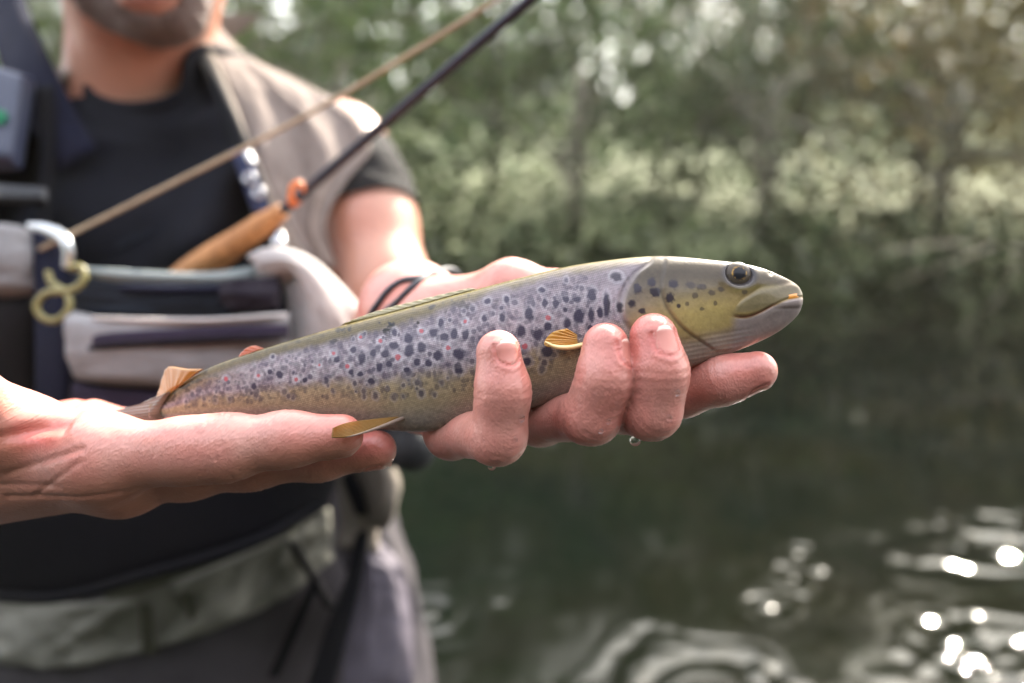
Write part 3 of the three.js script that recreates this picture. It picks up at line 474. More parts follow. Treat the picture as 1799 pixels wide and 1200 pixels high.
const WID = [[262, 0.16], [300, 0.22], [400, 0.36], [500, 0.46], [700, 0.55], [900, 0.56], [1100, 0.54], [1200, 0.52], [1300, 0.5], [1360, 0.55], [1395, 0.62], [1408, 0.6]];
const X0 = 262, X1 = 1408;
// features of the head, measured along the side
const GILL = [[430, 1150], [452, 1146], [466, 1137], [485, 1112], [515, 1092], [540, 1086], [570, 1094], [600, 1120], [630, 1165], [660, 1200], [700, 1215]];
const PREO = [[440, 1166], [470, 1163], [492, 1157], [507, 1154], [525, 1157], [550, 1168], [580, 1195], [615, 1250]];
const MOUTH = [[1275, 556], [1290, 558], [1305, 557], [1325, 550], [1350, 537], [1375, 527], [1400, 523], [1408, 522]], MAXTOP = [[1275, 550], [1290, 533], [1310, 520], [1325, 512], [1350, 507], [1385, 500], [1408, 500]];
const EYE = [1291, 484];
function headRelief(x, y) {   // metres outward
  let d = 0;
  if (x > 1060) {
    const g = x - mono(GILL, clamp(y, 430, 700)); d += 0.0009 * sst(-3, 4, g) * (1 - 0.75 * sst(10, 90, g)) - 0.0005 * gauss(g + 5, 3.5);
    if (y > 445 && y < 615) { const p = x - mono(PREO, y); d += 0.00045 * sst(-3, 3, p) * (1 - sst(6, 60, p)) - 0.0002 * gauss(p + 4, 3); }
  }
  if (x > 1268) { const m = mono(MOUTH, clamp(x, 1275, 1408)), t = mono(MAXTOP, clamp(x, 1275, 1408)), k = sst(1270, 1292, x);
    d -= 0.0005 * gauss(y - m, 1.8) * k * (1 - 0.75 * sst(1335, 1360, x)); d -= 0.00025 * gauss(y - 541 - (1400 - x) * 0.04, 2.2) * sst(1345, 1362, x); d += 0.0003 * sst(t - 8, t + 8, y) * (1 - sst(m - 4, m, y)) * k - 0.0002 * gauss(y - t + 3, 3) * k; d += 0.0004 * gauss(y - m - 11, 6) * sst(1310, 1360, x); }
  const e = Math.hypot((x - EYE[0]) / 1.22, y - EYE[1]); d += 0.0004 * gauss(e - 26, 5) - 0.0022 * (1 - sst(14, 23, e)); d -= 0.0009 * gauss(Math.hypot(x - 1349, y - 481), 3);
  for (let i = 0; i < 7; i++) { const yy = 596 + i * 8 - (x - 1200) * 0.16; if (x > 1120 && x < 1330) d -= 0.00022 * gauss(y - yy, 1.6) * sst(1120, 1160, x) * (1 - sst(1280, 1330, x)); }   // throat folds
  return d;
}
function fishPoint(x, th, side, lift = 0) {   // th 0 at the back, pi at the belly
  const t = mono(TOP, x), b = mono(BOT, x), h = (b - t) / 2, y = (t + b) / 2 - Math.cos(th) * h, d = FX(x), k = d / F, s = Math.pow(Math.sin(th), 0.86), w = mono(WID, x) * h * k;
  const taper = 1 - 0.16 * Math.max(0, Math.cos(th)) * sst(1000, 700, x) - 0.22 * Math.max(0, -Math.cos(th)) * sst(1150, 1300, x) - 0.3 * Math.max(0, Math.cos(th)) * sst(1290, 1390, x);
  const z = w * s * taper + (headRelief(x, y) + lift) * Math.min(1, s * 1.4);
  return P(x, y, d).addScaledVector(FWD, -z * side);
}
// ---- colour of the skin, laid out along the body
const SPOTS = [ // x, y, rx, ry of the dark spots
  [1034, 523, 8, 11], [1059, 538, 6, 20], [1112, 512, 8, 8], [1110, 511, 6, 10], [1141, 517, 9, 9], [1136, 500, 9, 7], [1100, 536, 7, 7], [1081, 542, 6, 10], [1173, 503, 9, 8], [1166, 526, 7, 9], [1118, 549, 6, 5], [1077, 490, 9, 8], [1012, 558, 10, 12], [1033, 557, 6, 12], [1047, 551, 5, 10], [992, 570, 8, 9], [973, 536, 6, 9], [990, 529, 6, 6], [928, 555, 7, 13], [915, 582, 8, 11], [944, 587, 11, 11], [958, 617, 11, 10], [925, 633, 8, 7], [960, 575, 7, 7], [1008, 529, 9, 6], [955, 536, 5, 8], [989, 547, 5, 5], [883, 560, 5, 9], [890, 529, 5, 6], [858, 531, 6, 5], [951, 512, 6, 5], [853, 561, 5, 7], [821, 590, 7, 10], [802, 588, 6, 11], [811, 621, 10, 11], [775, 624, 9, 9], [811, 649, 7, 6], [759, 637, 6, 6], [779, 568, 5, 7], [785, 592, 10, 7], [767, 586, 9, 8], [1030, 577, 6, 5], [726, 616, 8, 11], [747, 610, 8, 9], [724, 594, 7, 9], [699, 585, 5, 7], [675, 643, 6, 8], [692, 638, 6, 8], [662, 668, 8, 7], [722, 647, 6, 5], [645, 628, 7, 11], [664, 620, 6, 9], [629, 615, 6, 6], [600, 631, 6, 6], [627, 652, 5, 7], [642, 655, 6, 5], [685, 621, 9, 7], [500, 657, 7, 7], [485, 627, 4, 4], [482, 652, 5, 5], [454, 677, 5, 6], [545, 666, 5, 5], [700, 607, 9, 7], [740, 634, 6, 6], [1204, 504, 9, 6], [1222, 507, 8, 5], [1240, 517, 6, 5], [1210, 522, 5, 5], [1180, 540, 4, 4], [1256, 511, 6, 4], [1297, 515, 5, 4], [1245, 535, 3, 4], [1222, 545, 4, 3], [1195, 536, 4, 4]];
const REDS = [[960, 560, 5], [820, 566, 4], [792, 611, 5], [707, 627, 5], [746, 582, 4], [675, 599, 4], [594, 620, 4], [620, 642, 4], [530, 665, 4], [462, 659, 4], [921, 608, 5], [403, 665, 4], [570, 640, 3], [640, 592, 3], [880, 585, 4]];
const EXTRA = []; { const r = rng(77); for (let i = 0; i < 1150; i++) { const x = 330 + r() * 700, q = Math.pow(r(), 0.8), t = mono(TOP, x), b = mono(BOT, x), y = lerp(t + 26, t + (b - t) * 0.72, r()), s = lerp(2.2, 5.6, r()) * lerp(0.75, 1, sst(350, 700, x)); EXTRA.push([x, y, s, s * (0.9 + 0.6 * r()), 0.25 + 0.6 * r() * q]); } }
const bins = new Map(), put = (s) => { const R = Math.max(s[2], s[3] ?? s[2]) * 2.4 + 3; for (let i = Math.floor((s[0] - R) / 20); i <= (s[0] + R) / 20; i++) for (let j = Math.floor((s[1] - R) / 20); j <= (s[1] + R) / 20; j++) { const k = i * 1000 + j; if (!bins.has(k)) bins.set(k, []); bins.get(k).push(s); } };
SPOTS.forEach((s) => put([s[0], s[1], s[2], s[3], s[0] > 1190 ? 0.62 : 0.95, 0])); EXTRA.forEach((s) => put([...s, 0])); REDS.forEach((s) => put([s[0], s[1], s[2], s[2], 1, 1]));
const mix3 = (c, r, g, b, k) => { c[0] = lerp(c[0], r, k); c[1] = lerp(c[1], g, k); c[2] = lerp(c[2], b, k); };
const scalesAt = (x, y) => { const s = 3.5, wx = 2.2 * n3(x / 26, y / 26, 5), X = (x * 0.97 + y * 0.22 + wx) / s, Y = (y * 0.97 - x * 0.22 + 2 * n3(x / 30, y / 24, 8)) / s * 1.15, r = Math.floor(Y), fx = X + (r & 1 ? 0.5 : 0); const a = fx - Math.floor(fx) - 0.5, b = Y - r - 0.5; return [1 - clamp((a * a + b * b) * 3.2), h3(Math.floor(fx), r, 3)]; };
function trout(x, y, q, c) {   // q: 0 at the back, 1 at the belly
  const body = 1 - sst(-14, 10, x - mono(GILL, clamp(y, 430, 700))), n1 = fbm(x / 38, y / 30), n2v = fbm(x / 11, y / 10, 1.7), n3v = fbm(x / 4.5, y / 4.5, 9.2);
  c[0] = 0.41; c[1] = 0.33; c[2] = 0.36;                                               // lavender silver flank
  mix3(c, 0.43, 0.41, 0.42, clamp(n2v * 0.9 + 0.25) * sst(1050, 500, x));
  mix3(c, 0.12, 0.1, 0.14, clamp(-n2v * 2.2) * sst(0.12, 0.25, q) * sst(0.66, 0.5, q) * 0.7);   // mottling
  mix3(c, 0.45, 0.35, 0.19, sst(0.48, 0.64, q + n1 * 0.08) * 0.85);                       // yellowish lower flank
  mix3(c, 0.46, 0.33, 0.2, gauss(q - 0.72, 0.07) * clamp(0.3 + n1 * 1.3) * 0.6);
  mix3(c, 0.42, 0.35, 0.32, sst(0.74, 0.92, q) * 0.75);
  mix3(c, 0.38, 0.36, 0.42, sst(0.88, 1, q) * sst(620, 420, x) * 0.8);
  mix3(c, 0.2, 0.165, 0.185, sst(0.3, 0.1, q) * 0.8);
  mix3(c, 0.12, 0.09, 0.035, sst(lerp(0.2, 0.11, sst(650, 850, x)), lerp(0.09, 0.03, sst(650, 850, x)), q + n1 * 0.03 + n2v * 0.02) * lerp(1, 0.8, sst(800, 1000, x)));   // olive back
  mix3(c, 0.30, 0.25, 0.09, sst(0.03, 0.0, q) * 0.6);
  mix3(c, 0.025, 0.02, 0.015, sst(0.16, 0.34, n2v) * sst(0.25, 0.12, q) * (gauss(x - 690, 110) * 1.2 + 0.6 * sst(380, 300, x)) );
  mix3(c, 0.15, 0.11, 0.045, sst(470, 330, x) * sst(0.55, 0.2, q + n1 * 0.1) * 0.9); mix3(c, 0.03, 0.022, 0.012, sst(0.1, 0.3, n2v) * sst(430, 330, x) * sst(0.6, 0.25, q) * 0.85);
  const [sc, sr] = scalesAt(x, y), sk = (0.58 + 0.48 * sc) * (0.82 + 0.36 * sr) * (1 + 0.16 * n3v);
  for (let k = 0; k < 3; k++) c[k] *= lerp(1, sk, body);
  if (body < 1) {   // the bare head
    const hd = [0.28, 0.19, 0.085], top = sst(0.36, 0.12, q);
    mix3(hd, 0.3, 0.25, 0.22, gauss(q - 0.33, 0.11) * sst(1300, 1180, x) * 0.9);
    mix3(hd, 0.43, 0.32, 0.12, clamp(gauss((x - 1225) / 62, 1) * gauss((y - 553) / 30, 1) * (1.05 + 0.35 * n1)));
    mix3(hd, 0.40, 0.31, 0.1, gauss(y - (509 - (x - 1300) * 0.1), 4.5) * sst(1255, 1290, x) * sst(1395, 1350, x) * 0.75);
    mix3(hd, 0.045, 0.034, 0.022, sst(0.5, 0.14, q) * 0.9);
    mix3(hd, 0.33, 0.25, 0.2, sst(0.66, 0.82, q + n1 * 0.04));
    const m = mono(MOUTH, clamp(x, 1275, 1408)), t = mono(MAXTOP, clamp(x, 1275, 1408));
    if (x > 1268) { const k = sst(1268, 1290, x); mix3(hd, 0.17, 0.14, 0.08, sst(t - 4, t + 3, y) * sst(m, m - 4, y) * k * 0.8); mix3(hd, 0.38, 0.27, 0.1, gauss(y - m + 5, 3) * k * sst(1340, 1300, x) * 0.7); mix3(hd, 0.3, 0.24, 0.22, sst(m, m + 5, y) * k); mix3(hd, 0.18, 0.06, 0.04, gauss(y - m, 1.8) * k * sst(1365, 1340, x) * 0.85); mix3(hd, 0.1, 0.07, 0.06, gauss(y - 541 - (1400 - x) * 0.04, 2) * sst(1345, 1362, x) * 0.7); mix3(hd, 0.09, 0.06, 0.03, gauss(Math.hypot((x - 1385) / 2, y - 500), 7)); }
    const e = Math.hypot((x - EYE[0]) / 1.2, y - EYE[1]); mix3(hd, 0.045, 0.04, 0.045, sst(31, 20, e) * 0.92);
    mix3(hd, 0.09, 0.075, 0.06, gauss(x - mono(PREO, clamp(y, 440, 615)) + 3, 2.6) * sst(620, 590, y) * 0.55 + gauss(x - mono(GILL, clamp(y, 430, 700)) + 2, 2.6) * 0.6);
    for (let k = 0; k < 3; k++) c[k] = lerp(hd[k] * (1 + 0.16 * n3v + 0.12 * n2v), c[k], body);
  }
  const list = bins.get(Math.floor(x / 20) * 1000 + Math.floor(y / 20)); if (list) {
    let halo = 0, dark = 0, red = 0; for (const s of list) { const r = Math.hypot((x - s[0]) / s[2], (y - s[1]) / (s[3])) + 0.34 * n3v + 0.3 * n2v; if (s[5]) { red = Math.max(red, sst(1.1, 0.6, r)); halo = Math.max(halo, sst(2.6, 1.5, r) * 0.8); } else { dark = Math.max(dark, s[4] * sst(1.35, 0.62, r)); if (s[4] > 0.6) halo = Math.max(halo, sst(2.0, 1.35, r) * 0.42 * s[4]); } }
    mix3(c, 0.47, 0.44, 0.47, halo * body * 0.85); const cold = x < 1060 ? 1 : 0.4; mix3(c, 0.026, 0.02, 0.026 + 0.022 * cold, dark * 0.96); mix3(c, 0.42, 0.07, 0.085, red * 0.85);
  }
}
const fishUV = (u, v, o) => { const x = lerp(X0, X1, u), t = mono(TOP, x), b = mono(BOT, x), q = (1 - Math.cos(v * Math.PI)) / 2; trout(x, lerp(t, b, q), q, o); for (let k = 0; k < 3; k++) o[k] *= 0.74; };
const troutMap = dataTex(2048, 640, fishUV, true, false);
const troutBump = dataTex(2048, 512, (u, v, o) => { const x = lerp(X0, X1, u), t = mono(TOP, x), b = mono(BOT, x), y = lerp(t, b, (1 - Math.cos(v * Math.PI)) / 2), body = 1 - sst(-14, 10, x - mono(GILL, clamp(y, 430, 700))); const k = body * scalesAt(x, y)[0] * 0.8 + 0.2 * (0.5 + 0.5 * n3(x / 3, y / 3, 2)); o[0] = o[1] = o[2] = k; }, false, false);
const fishM = new THREE.MeshPhysicalMaterial({ map: troutMap, bumpMap: troutBump, bumpScale: 0.00014, roughness: 0.33, metalness: 0.12, specularIntensity: 0.3, clearcoat: 0.3, clearcoatRoughness: 0.08, side: THREE.DoubleSide });
const troutO = thing('brown_trout', 'spotted brown trout lying across the angler\'s two hands, its head to the right', 'fish');
{
  const xs = []; for (let x = X0; x < 1060; x += 4) xs.push(x); for (let x = 1060; x < 1396; x += 1.5) xs.push(x); for (let i = 0; i <= 14; i++) xs.push(1396 + 12 * Math.sin(i / 14 * Math.PI / 2));
  const NT = 104, pos = [], uv = [], idx = [];
  for (const x of xs) for (let j = 0; j <= 2 * NT; j++) { const th = j / NT * Math.PI, side = j <= NT ? 1 : -1, t2 = j <= NT ? th : 2 * Math.PI - th, p = fishPoint(x, t2, side); pos.push(p.x, p.y, p.z); uv.push((x - X0) / (X1 - X0), t2 / Math.PI); }
  const w = 2 * NT + 1; for (let i = 0; i < xs.length - 1; i++) for (let j = 0; j < 2 * NT; j++) { const a = i * w + j; idx.push(a, a + w, a + 1, a + 1, a + w, a + w + 1); }
  for (const [row, f] of [[0, 1], [xs.length - 1, -1]]) { const c = pos.length / 3, p = fishPoint(xs[row], Math.PI / 2, 1).add(fishPoint(xs[row], Math.PI / 2, -1)).multiplyScalar(0.5); pos.push(p.x, p.y, p.z); uv.push(row ? 1 : 0, 0.5); for (let j = 0; j < 2 * NT; j++) f > 0 ? idx.push(c, row * w + j, row * w + j + 1) : idx.push(c, row * w + j + 1, row * w + j); }
  const g = new THREE.BufferGeometry(); g.setAttribute('position', new THREE.Float32BufferAttribute(pos, 3)); g.setAttribute('uv', new THREE.Float32BufferAttribute(uv, 2)); g.setIndex(idx); g.computeVertexNormals();
  part(troutO, 'body', g, fishM);
}
// ---- eyes
const eyeC = [0.006, 0.006, 0.009], ringC = [0.36, 0.2, 0.04];
for (const s of [1, -1]) {
  const c = fishPoint(EYE[0], Math.acos(clamp(((mono(TOP, EYE[0]) + mono(BOT, EYE[0])) / 2 - EYE[1]) / ((mono(BOT, EYE[0]) - mono(TOP, EYE[0])) / 2), -1, 1)), s), out = FWD.clone().multiplyScalar(-s).addScaledVector(UPV, 0.22).normalize(), R = 0.0052;
  const q = new THREE.Quaternion().setFromUnitVectors(V(0, 1, 0), out), g = new THREE.SphereGeometry(R, 48, 40); g.scale(1.12, 0.6, 1); const col = [], p = g.attributes.position;
  for (let i = 0; i < p.count; i++) { const r = Math.hypot(p.getX(i), p.getZ(i)) / R, n = n3(p.getX(i) * 1800, p.getZ(i) * 1800, 1); const k = p.getY(i) > 0 ? gauss(r - 0.5, 0.035) * clamp(0.35 + 1.1 * n) : 0, b = sst(0.42, 0.6, r); col.push(lerp(lerp(eyeC[0], 0.06, b), ringC[0], clamp(k)), lerp(lerp(eyeC[1], 0.045, b), ringC[1], clamp(k)), lerp(lerp(eyeC[2], 0.032, b), ringC[2], clamp(k))); }
  g.setAttribute('color', new THREE.Float32BufferAttribute(col, 3)); g.applyQuaternion(q); g.translate(c.x, c.y, c.z); g.translate(-out.x * 0.0009, -out.y * 0.0009, -out.z * 0.0009);
  part(troutO, 'eye', g, new THREE.MeshPhysicalMaterial({ vertexColors: true, roughness: 0.5, specularIntensity: 0.3, clearcoat: 0.25, clearcoatRoughness: 0.03 }));
}
// ---- lips: the orange inner edge of the upper jaw
part(troutO, 'mouth', tube([P(1370, 525.5, FX(1370) - 0.0046), P(1382, 523, FX(1380) - 0.0040), P(1394, 521, FX(1393) - 0.0029), P(1404, 519.5, FX(1404) - 0.0008)], [0.0007, 0.0018, 0.0019, 0.0012], { seg: 10 }), std(0.62, 0.24, 0.035, 0.35, { clearcoat: 0.4 }));
// ---- fins: thin rayed webs
const finM = (r, g, b) => std(r, g, b, 0.4, { transmission: 0.4, thickness: 0, clearcoat: 0.3 });
function fin(base, edge, mat, name, rays = 12, opts = {}) { const ripple = (u, v) => 0.00012 * Math.sin(u * rays * 2 * Math.PI) * Math.min(1, v * 5); return part(troutO, name, panel(base, edge, { thick: 0.0004, nu: rays * 6, nv: 14, e: 20, fold: ripple, ...opts }), mat); }
const D = (x, y, o) => [x, y, FX(x) - o];
fin([D(706, 732, 0.0085), D(655, 737, 0.018), D(612, 742, 0.031), D(584, 752, 0.0345)], [D(712, 738, 0.0085), D(660, 755, 0.022), D(612, 768, 0.0335), D(582, 769, 0.0352)], std(0.55, 0.36, 0.12, 0.38, { specularIntensity: 0.5, transmission: 0.72, thickness: 0 }), 'pelvic_fin', 4, { nv: 60, fold: (u, v) => 0.00016 * Math.sin(v * 10 * 2 * Math.PI) });
part(troutO, 'pelvic_fin_ray', tube([P(712, 733, FX(712) - 0.0085), P(660, 753, FX(660) - 0.0225), P(612, 767, FX(612) - 0.0335), P(584, 769, FX(582) - 0.0352)], [0.0009, 0.0007, 0.0004, 0.0002], { seg: 8 }), std(0.17, 0.12, 0.09, 0.6));
fin([D(1024, 594, 0.0125), D(1022, 604, 0.013)], [D(996, 577, 0.0165), D(972, 583, 0.019), D(957, 599, 0.0205), D(962, 609, 0.0205), D(1000, 610, 0.017)].map((p) => p), std(0.75, 0.42, 0.06, 0.42, { transmission: 0.6, thickness: 0 }), 'pectoral_fin', 9);
part(troutO, 'pectoral_fin_edge', tube([P(958, 601, FX(960) - 0.0205), P(975, 609, FX(975) - 0.0195), P(1000, 610.5, FX(1000) - 0.0172), P(1024, 606, FX(1024) - 0.0135)], [0.0004, 0.0009, 0.001, 0.0011], { seg: 8 }), std(0.75, 0.55, 0.25, 0.3, { clearcoat: 0.6 }));
fin([D(468, 614, 0), D(450, 619, 0), D(438, 624, 0)], [D(452, 609, -0.001), D(436, 611, -0.001), D(424, 621, -0.001), D(420, 628, -0.001)], finM(0.5, 0.13, 0.05), 'adipose_fin', 5, { thick: 0.001 });
fin([D(840, 509, 0), D(760, 531, 0), D(690, 550, 0), D(650, 561, 0)], [D(826, 507, -0.001), D(740, 528, -0.002), D(660, 549, -0.002), D(598, 572, -0.001)], finM(0.26, 0.22, 0.09), 'dorsal_fin', 14, { thick: 0.0008 });
const tailM = finM(0.06, 0.036, 0.015), tailO = finM(0.34, 0.15, 0.015);
fin([D(318, 676, 0.001), D(300, 690, 0.001), D(286, 700, 0)], [D(358, 648, 0.002), D(330, 648, 0.001), D(302, 644, -0.004), D(292, 650, -0.006), D(280, 690, -0.004), D(274, 700, -0.002)], tailO, 'tail_fin', 9, { thick: 0.0009 });
fin([D(300, 688, 0.002), D(280, 722, 0.002), D(292, 735, 0.002)], [D(268, 700, -0.002), D(228, 716, -0.01), D(178, 733, -0.018), D(206, 738, -0.014), D(262, 737, -0.004)], tailM, 'tail_fin', 12, { thick: 0.0012 });
fin([D(560, 740, 0.003), D(510, 738, 0.003), D(475, 737, 0.003)], [D(545, 748, 0.004), D(492, 752, 0.006), D(445, 748, 0.006)], finM(0.3, 0.24, 0.2), 'anal_fin', 8);
settle(troutO);
// ------------------------------------------------------------------ clothing on top, pack, rod and small gear
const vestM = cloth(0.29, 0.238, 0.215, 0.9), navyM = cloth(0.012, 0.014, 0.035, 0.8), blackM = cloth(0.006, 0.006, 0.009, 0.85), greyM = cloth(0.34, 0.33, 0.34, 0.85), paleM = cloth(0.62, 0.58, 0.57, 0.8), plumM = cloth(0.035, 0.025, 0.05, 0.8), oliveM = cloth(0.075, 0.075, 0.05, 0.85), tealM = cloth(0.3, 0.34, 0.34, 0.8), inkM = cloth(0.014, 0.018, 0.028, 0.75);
const metalM = std(0.4, 0.4, 0.42, 0.3, { metalness: 1 });
const wrinkle = (a, s) => (u, v) => a * fbm(u * s + v * 2.1, v * s * 0.8 + u * 1.3, 1.3) + a * 0.6 * Math.sin((v * 9 + u * 3 + 2 * fbm(u * 3, v * 3)) * 1.3) * 0.5;
function mirrorX(g) { const m = g.clone(), p = m.attributes.position, n = m.attributes.normal; for (let i = 0; i < p.count; i++) { p.setX(i, 2 * (TX + 0.003) - p.getX(i)); n.setX(i, -n.getX(i)); } const ix = m.index.array; for (let i = 0; i < ix.length; i += 3) { const t = ix[i]; ix[i] = ix[i + 1]; ix[i + 1] = t; } return m; }
{ // vest: a front panel over each shoulder, joined by a back
  const A = [[338, 10, 0.85], [352, 62, 0.79], [385, 135, 0.742], [425, 235, 0.712], [470, 340, 0.695], [512, 425, 0.685], [548, 470, 0.682]];
  const B = [[352, 20, 0.87], [440, 110, 0.825], [545, 160, 0.79], [612, 196, 0.765], [652, 258, 0.735], [606, 322, 0.708], [572, 395, 0.69], [592, 468, 0.684]];
  const pleat = (u, v) => 0.004 * Math.sin(v * 14 + 3 * fbm(u * 3, v * 2)) * sst(0.25, 0.6, u) + 0.004 * fbm(u * 7, v * 6);
  const g = panel(A, B, { thick: 0.006, nu: 70, nv: 34, fold: pleat });
  const cap2 = panel([[352, 22, 0.865], [445, 108, 0.83], [548, 158, 0.795], [614, 194, 0.77], [653, 256, 0.74]], [[345, 25, 0.97], [450, 120, 0.95], [550, 178, 0.93], [610, 205, 0.9], [640, 262, 0.86]], { thick: 0.006, nu: 30, nv: 10 });
  const piping = tube(A.slice(1).map((a) => P(a[0], a[1], a[2] - 0.006)), [0.0045], { seg: 8, n: 60 });
  const backG = grid(40, 30, (u, v) => { const a = Math.PI * (1.02 + 0.96 * u), y = lerp(0.36, 0.775, v), [cx, cz, w, b] = row(y), c = Math.cos(a), s = Math.sin(a), q = 2 / 2.4; return V(cx + Math.sign(c) * Math.pow(Math.abs(c), q) * (w + 0.02), y, cz + Math.sign(s) * Math.pow(Math.abs(s), q) * (b + 0.02)); });
  const gL = mergeGeometries([g, cap2]);
  const vest = part(angler, 'vest', uvMetres(mergeGeometries([gL, mirrorX(gL), backG])), vestM, 'beige fishing vest'); void vest;
  part(angler, 'vest_edge', mergeGeometries([piping, mirrorX(piping)]), cloth(0.42, 0.36, 0.31, 0.9));
  part(angler, 'vest_loop', tube([P(520, 205, 0.762), P(517, 255, 0.745), P(521, 268, 0.74), P(530, 280, 0.737), P(524, 305, 0.73)], [0.004, 0.0035, 0.004, 0.003], { seg: 8 }), cloth(0.5, 0.43, 0.36, 0.9));
  part(angler, 'vest_loop', tube([P(572, 215, 0.782), P(578, 250, 0.765), P(586, 290, 0.742)], [0.0045, 0.004, 0.004], { seg: 8 }), cloth(0.5, 0.43, 0.36, 0.9));
}
const strap = (name, A, B, mat, o = {}, label) => part(angler, name, panel(A, B, { thick: 0.0035, nu: 40, nv: 8, ...o }), mat, label);
// dark hood lining and wader braces beside the neck
strap('hood', [[40, -40, 0.80], [52, 20, 0.765], [92, 110, 0.72], [130, 190, 0.705], [170, 260, 0.697]], [[-30, -40, 0.82], [-20, 40, 0.78], [10, 140, 0.71], [60, 230, 0.69], [105, 300, 0.685]], navyM, { thick: 0.008, fold: wrinkle(0.003, 4) }, 'dark navy folded hood beside the neck');
strap('vest_collar', [[-10, -60, 0.82], [-5, 40, 0.77], [6, 120, 0.74]], [[28, -60, 0.82], [18, 40, 0.765], [12, 120, 0.735]], cloth(0.36, 0.34, 0.34, 0.9));
strap('brace', [[336, 80, 0.77], [362, 150, 0.722], [408, 262, 0.698], [432, 340, 0.688], [462, 420, 0.68]], [[352, 70, 0.775], [392, 150, 0.722], [442, 262, 0.696], [472, 350, 0.684], [498, 420, 0.676]], cloth(0.012, 0.013, 0.018, 0.8), {}, 'black wader brace');
strap('brace_tab', [[404, 262, 0.69], [424, 318, 0.684], [446, 376, 0.678]], [[434, 262, 0.688], [456, 318, 0.682], [474, 376, 0.676]], cloth(0.06, 0.075, 0.16, 0.7), { thick: 0.004 }, 'blue webbing tab with two metal rings');
for (const [x, y, d] of [[438, 313, 0.676], [454, 338, 0.673]]) { const g = new THREE.TorusGeometry(0.0042, 0.0016, 10, 24), p = P(x, y, d); g.rotateX(-0.3); g.translate(p.x, p.y, p.z); part(angler, 'ring', g, metalM); }
strap('brace_clip', [[428, 268, 0.682], [438, 290, 0.68]], [[440, 264, 0.68], [450, 286, 0.678]], std(0.6, 0.6, 0.62, 0.35, { metalness: 0.8 }), { thick: 0.003, nu: 8 });
strap('shoulder_strap', [[62, 150, 0.692], [70, 250, 0.676], [66, 330, 0.668], [60, 420, 0.655]], [[96, 150, 0.692], [98, 250, 0.676], [92, 330, 0.668], [88, 420, 0.655]], blackM, {}, 'black webbing strap on the chest');
strap('buckle', [[-5, 322, 0.664], [40, 326, 0.662], [84, 330, 0.66]], [[-5, 356, 0.662], [40, 358, 0.66], [84, 356, 0.658]], std(0.012, 0.013, 0.018, 0.45), { thick: 0.006, nu: 20 }, 'black plastic strap buckle');
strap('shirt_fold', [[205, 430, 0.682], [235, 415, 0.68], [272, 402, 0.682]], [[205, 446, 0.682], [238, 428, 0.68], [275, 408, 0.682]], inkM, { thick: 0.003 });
// lighter upper panel of the waders, belt fold and hanging straps
const wd = (o) => ({ depth: waderD, off: 0.012 + o });
strap('wader_panel', [[-40, 1040], [120, 1060], [260, 1035], [420, 975], [520, 925], [580, 890]], [[-40, 1160], [100, 1172], [230, 1150], [380, 1105], [480, 1060], [585, 985]], waderTop, { ...wd(0.004), nu: 60, nv: 30, thick: 0.004, fold: (u, v) => 0.012 * n3(u * 9 + v * 1.5, v * 1.6 - u * 2, 2) + 0.006 * n3(u * 22, v * 5, 6) }, 'grey-green upper part of the waders');
strap('wader_belt', [[180, 1040], [300, 1000], [420, 955], [520, 915]], [[190, 1056], [300, 1022], [420, 975], [522, 932]], oliveM, { ...wd(0.014), thick: 0.006 }, 'olive belt fold');
for (const [a, b, w, m] of [[[512, 950], [582, 1070], 9, blackM], [[560, 1010], [480, 1190], 9, blackM], [[255, 1060], [262, 1150], 12, oliveM], [[330, 1040], [345, 1120], 8, oliveM]]) strap('wader_seam', [[a[0] - w, a[1]], [(a[0] + b[0]) / 2 - w, (a[1] + b[1]) / 2], [b[0] - w, b[1]]], [[a[0] + w, a[1]], [(a[0] + b[0]) / 2 + w, (a[1] + b[1]) / 2], [b[0] + w, b[1]]], m, { ...wd(0.01), thick: 0.003, nu: 20 });
strap('side_strap', [[625, 900, 0.715], [612, 1000, 0.71], [578, 1090, 0.70], [530, 1230, 0.69]], [[655, 900, 0.715], [640, 1000, 0.712], [618, 1090, 0.705], [580, 1230, 0.69]], blackM, { thick: 0.005 }, 'dark strap down the side of the waders');
strap('vest_hem', [[586, 800, 0.72], [592, 850, 0.715], [600, 920, 0.72], [590, 960, 0.715]], [[640, 800, 0.74], [640, 850, 0.735], [650, 920, 0.74], [655, 975, 0.745]], cloth(0.3, 0.26, 0.22, 0.9), { thick: 0.014, bulge: 0.012, fold: wrinkle(0.006, 4) }, 'beige side of the vest below the hands');
strap('vest_hem', [[628, 812, 0.70], [640, 850, 0.695], [638, 885, 0.70], [635, 915, 0.71]], [[664, 805, 0.72], [686, 850, 0.715], [682, 880, 0.72], [660, 910, 0.73]], cloth(0.24, 0.21, 0.18, 0.9), { thick: 0.012, bulge: 0.012, fold: wrinkle(0.005, 4) }, 'beige gathered end of the vest');
strap('hem_strap', [[600, 840, 0.70], [612, 870, 0.695], [625, 905, 0.70]], [[618, 822, 0.70], [636, 860, 0.692], [648, 905, 0.70]], blackM, { thick: 0.004, nu: 16 });
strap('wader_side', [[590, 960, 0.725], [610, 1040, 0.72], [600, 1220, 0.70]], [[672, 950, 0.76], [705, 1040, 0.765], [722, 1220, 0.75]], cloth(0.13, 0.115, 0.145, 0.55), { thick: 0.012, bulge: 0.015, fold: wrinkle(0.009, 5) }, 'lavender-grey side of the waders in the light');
settle(angler, V(TX, -0.66, TZ));

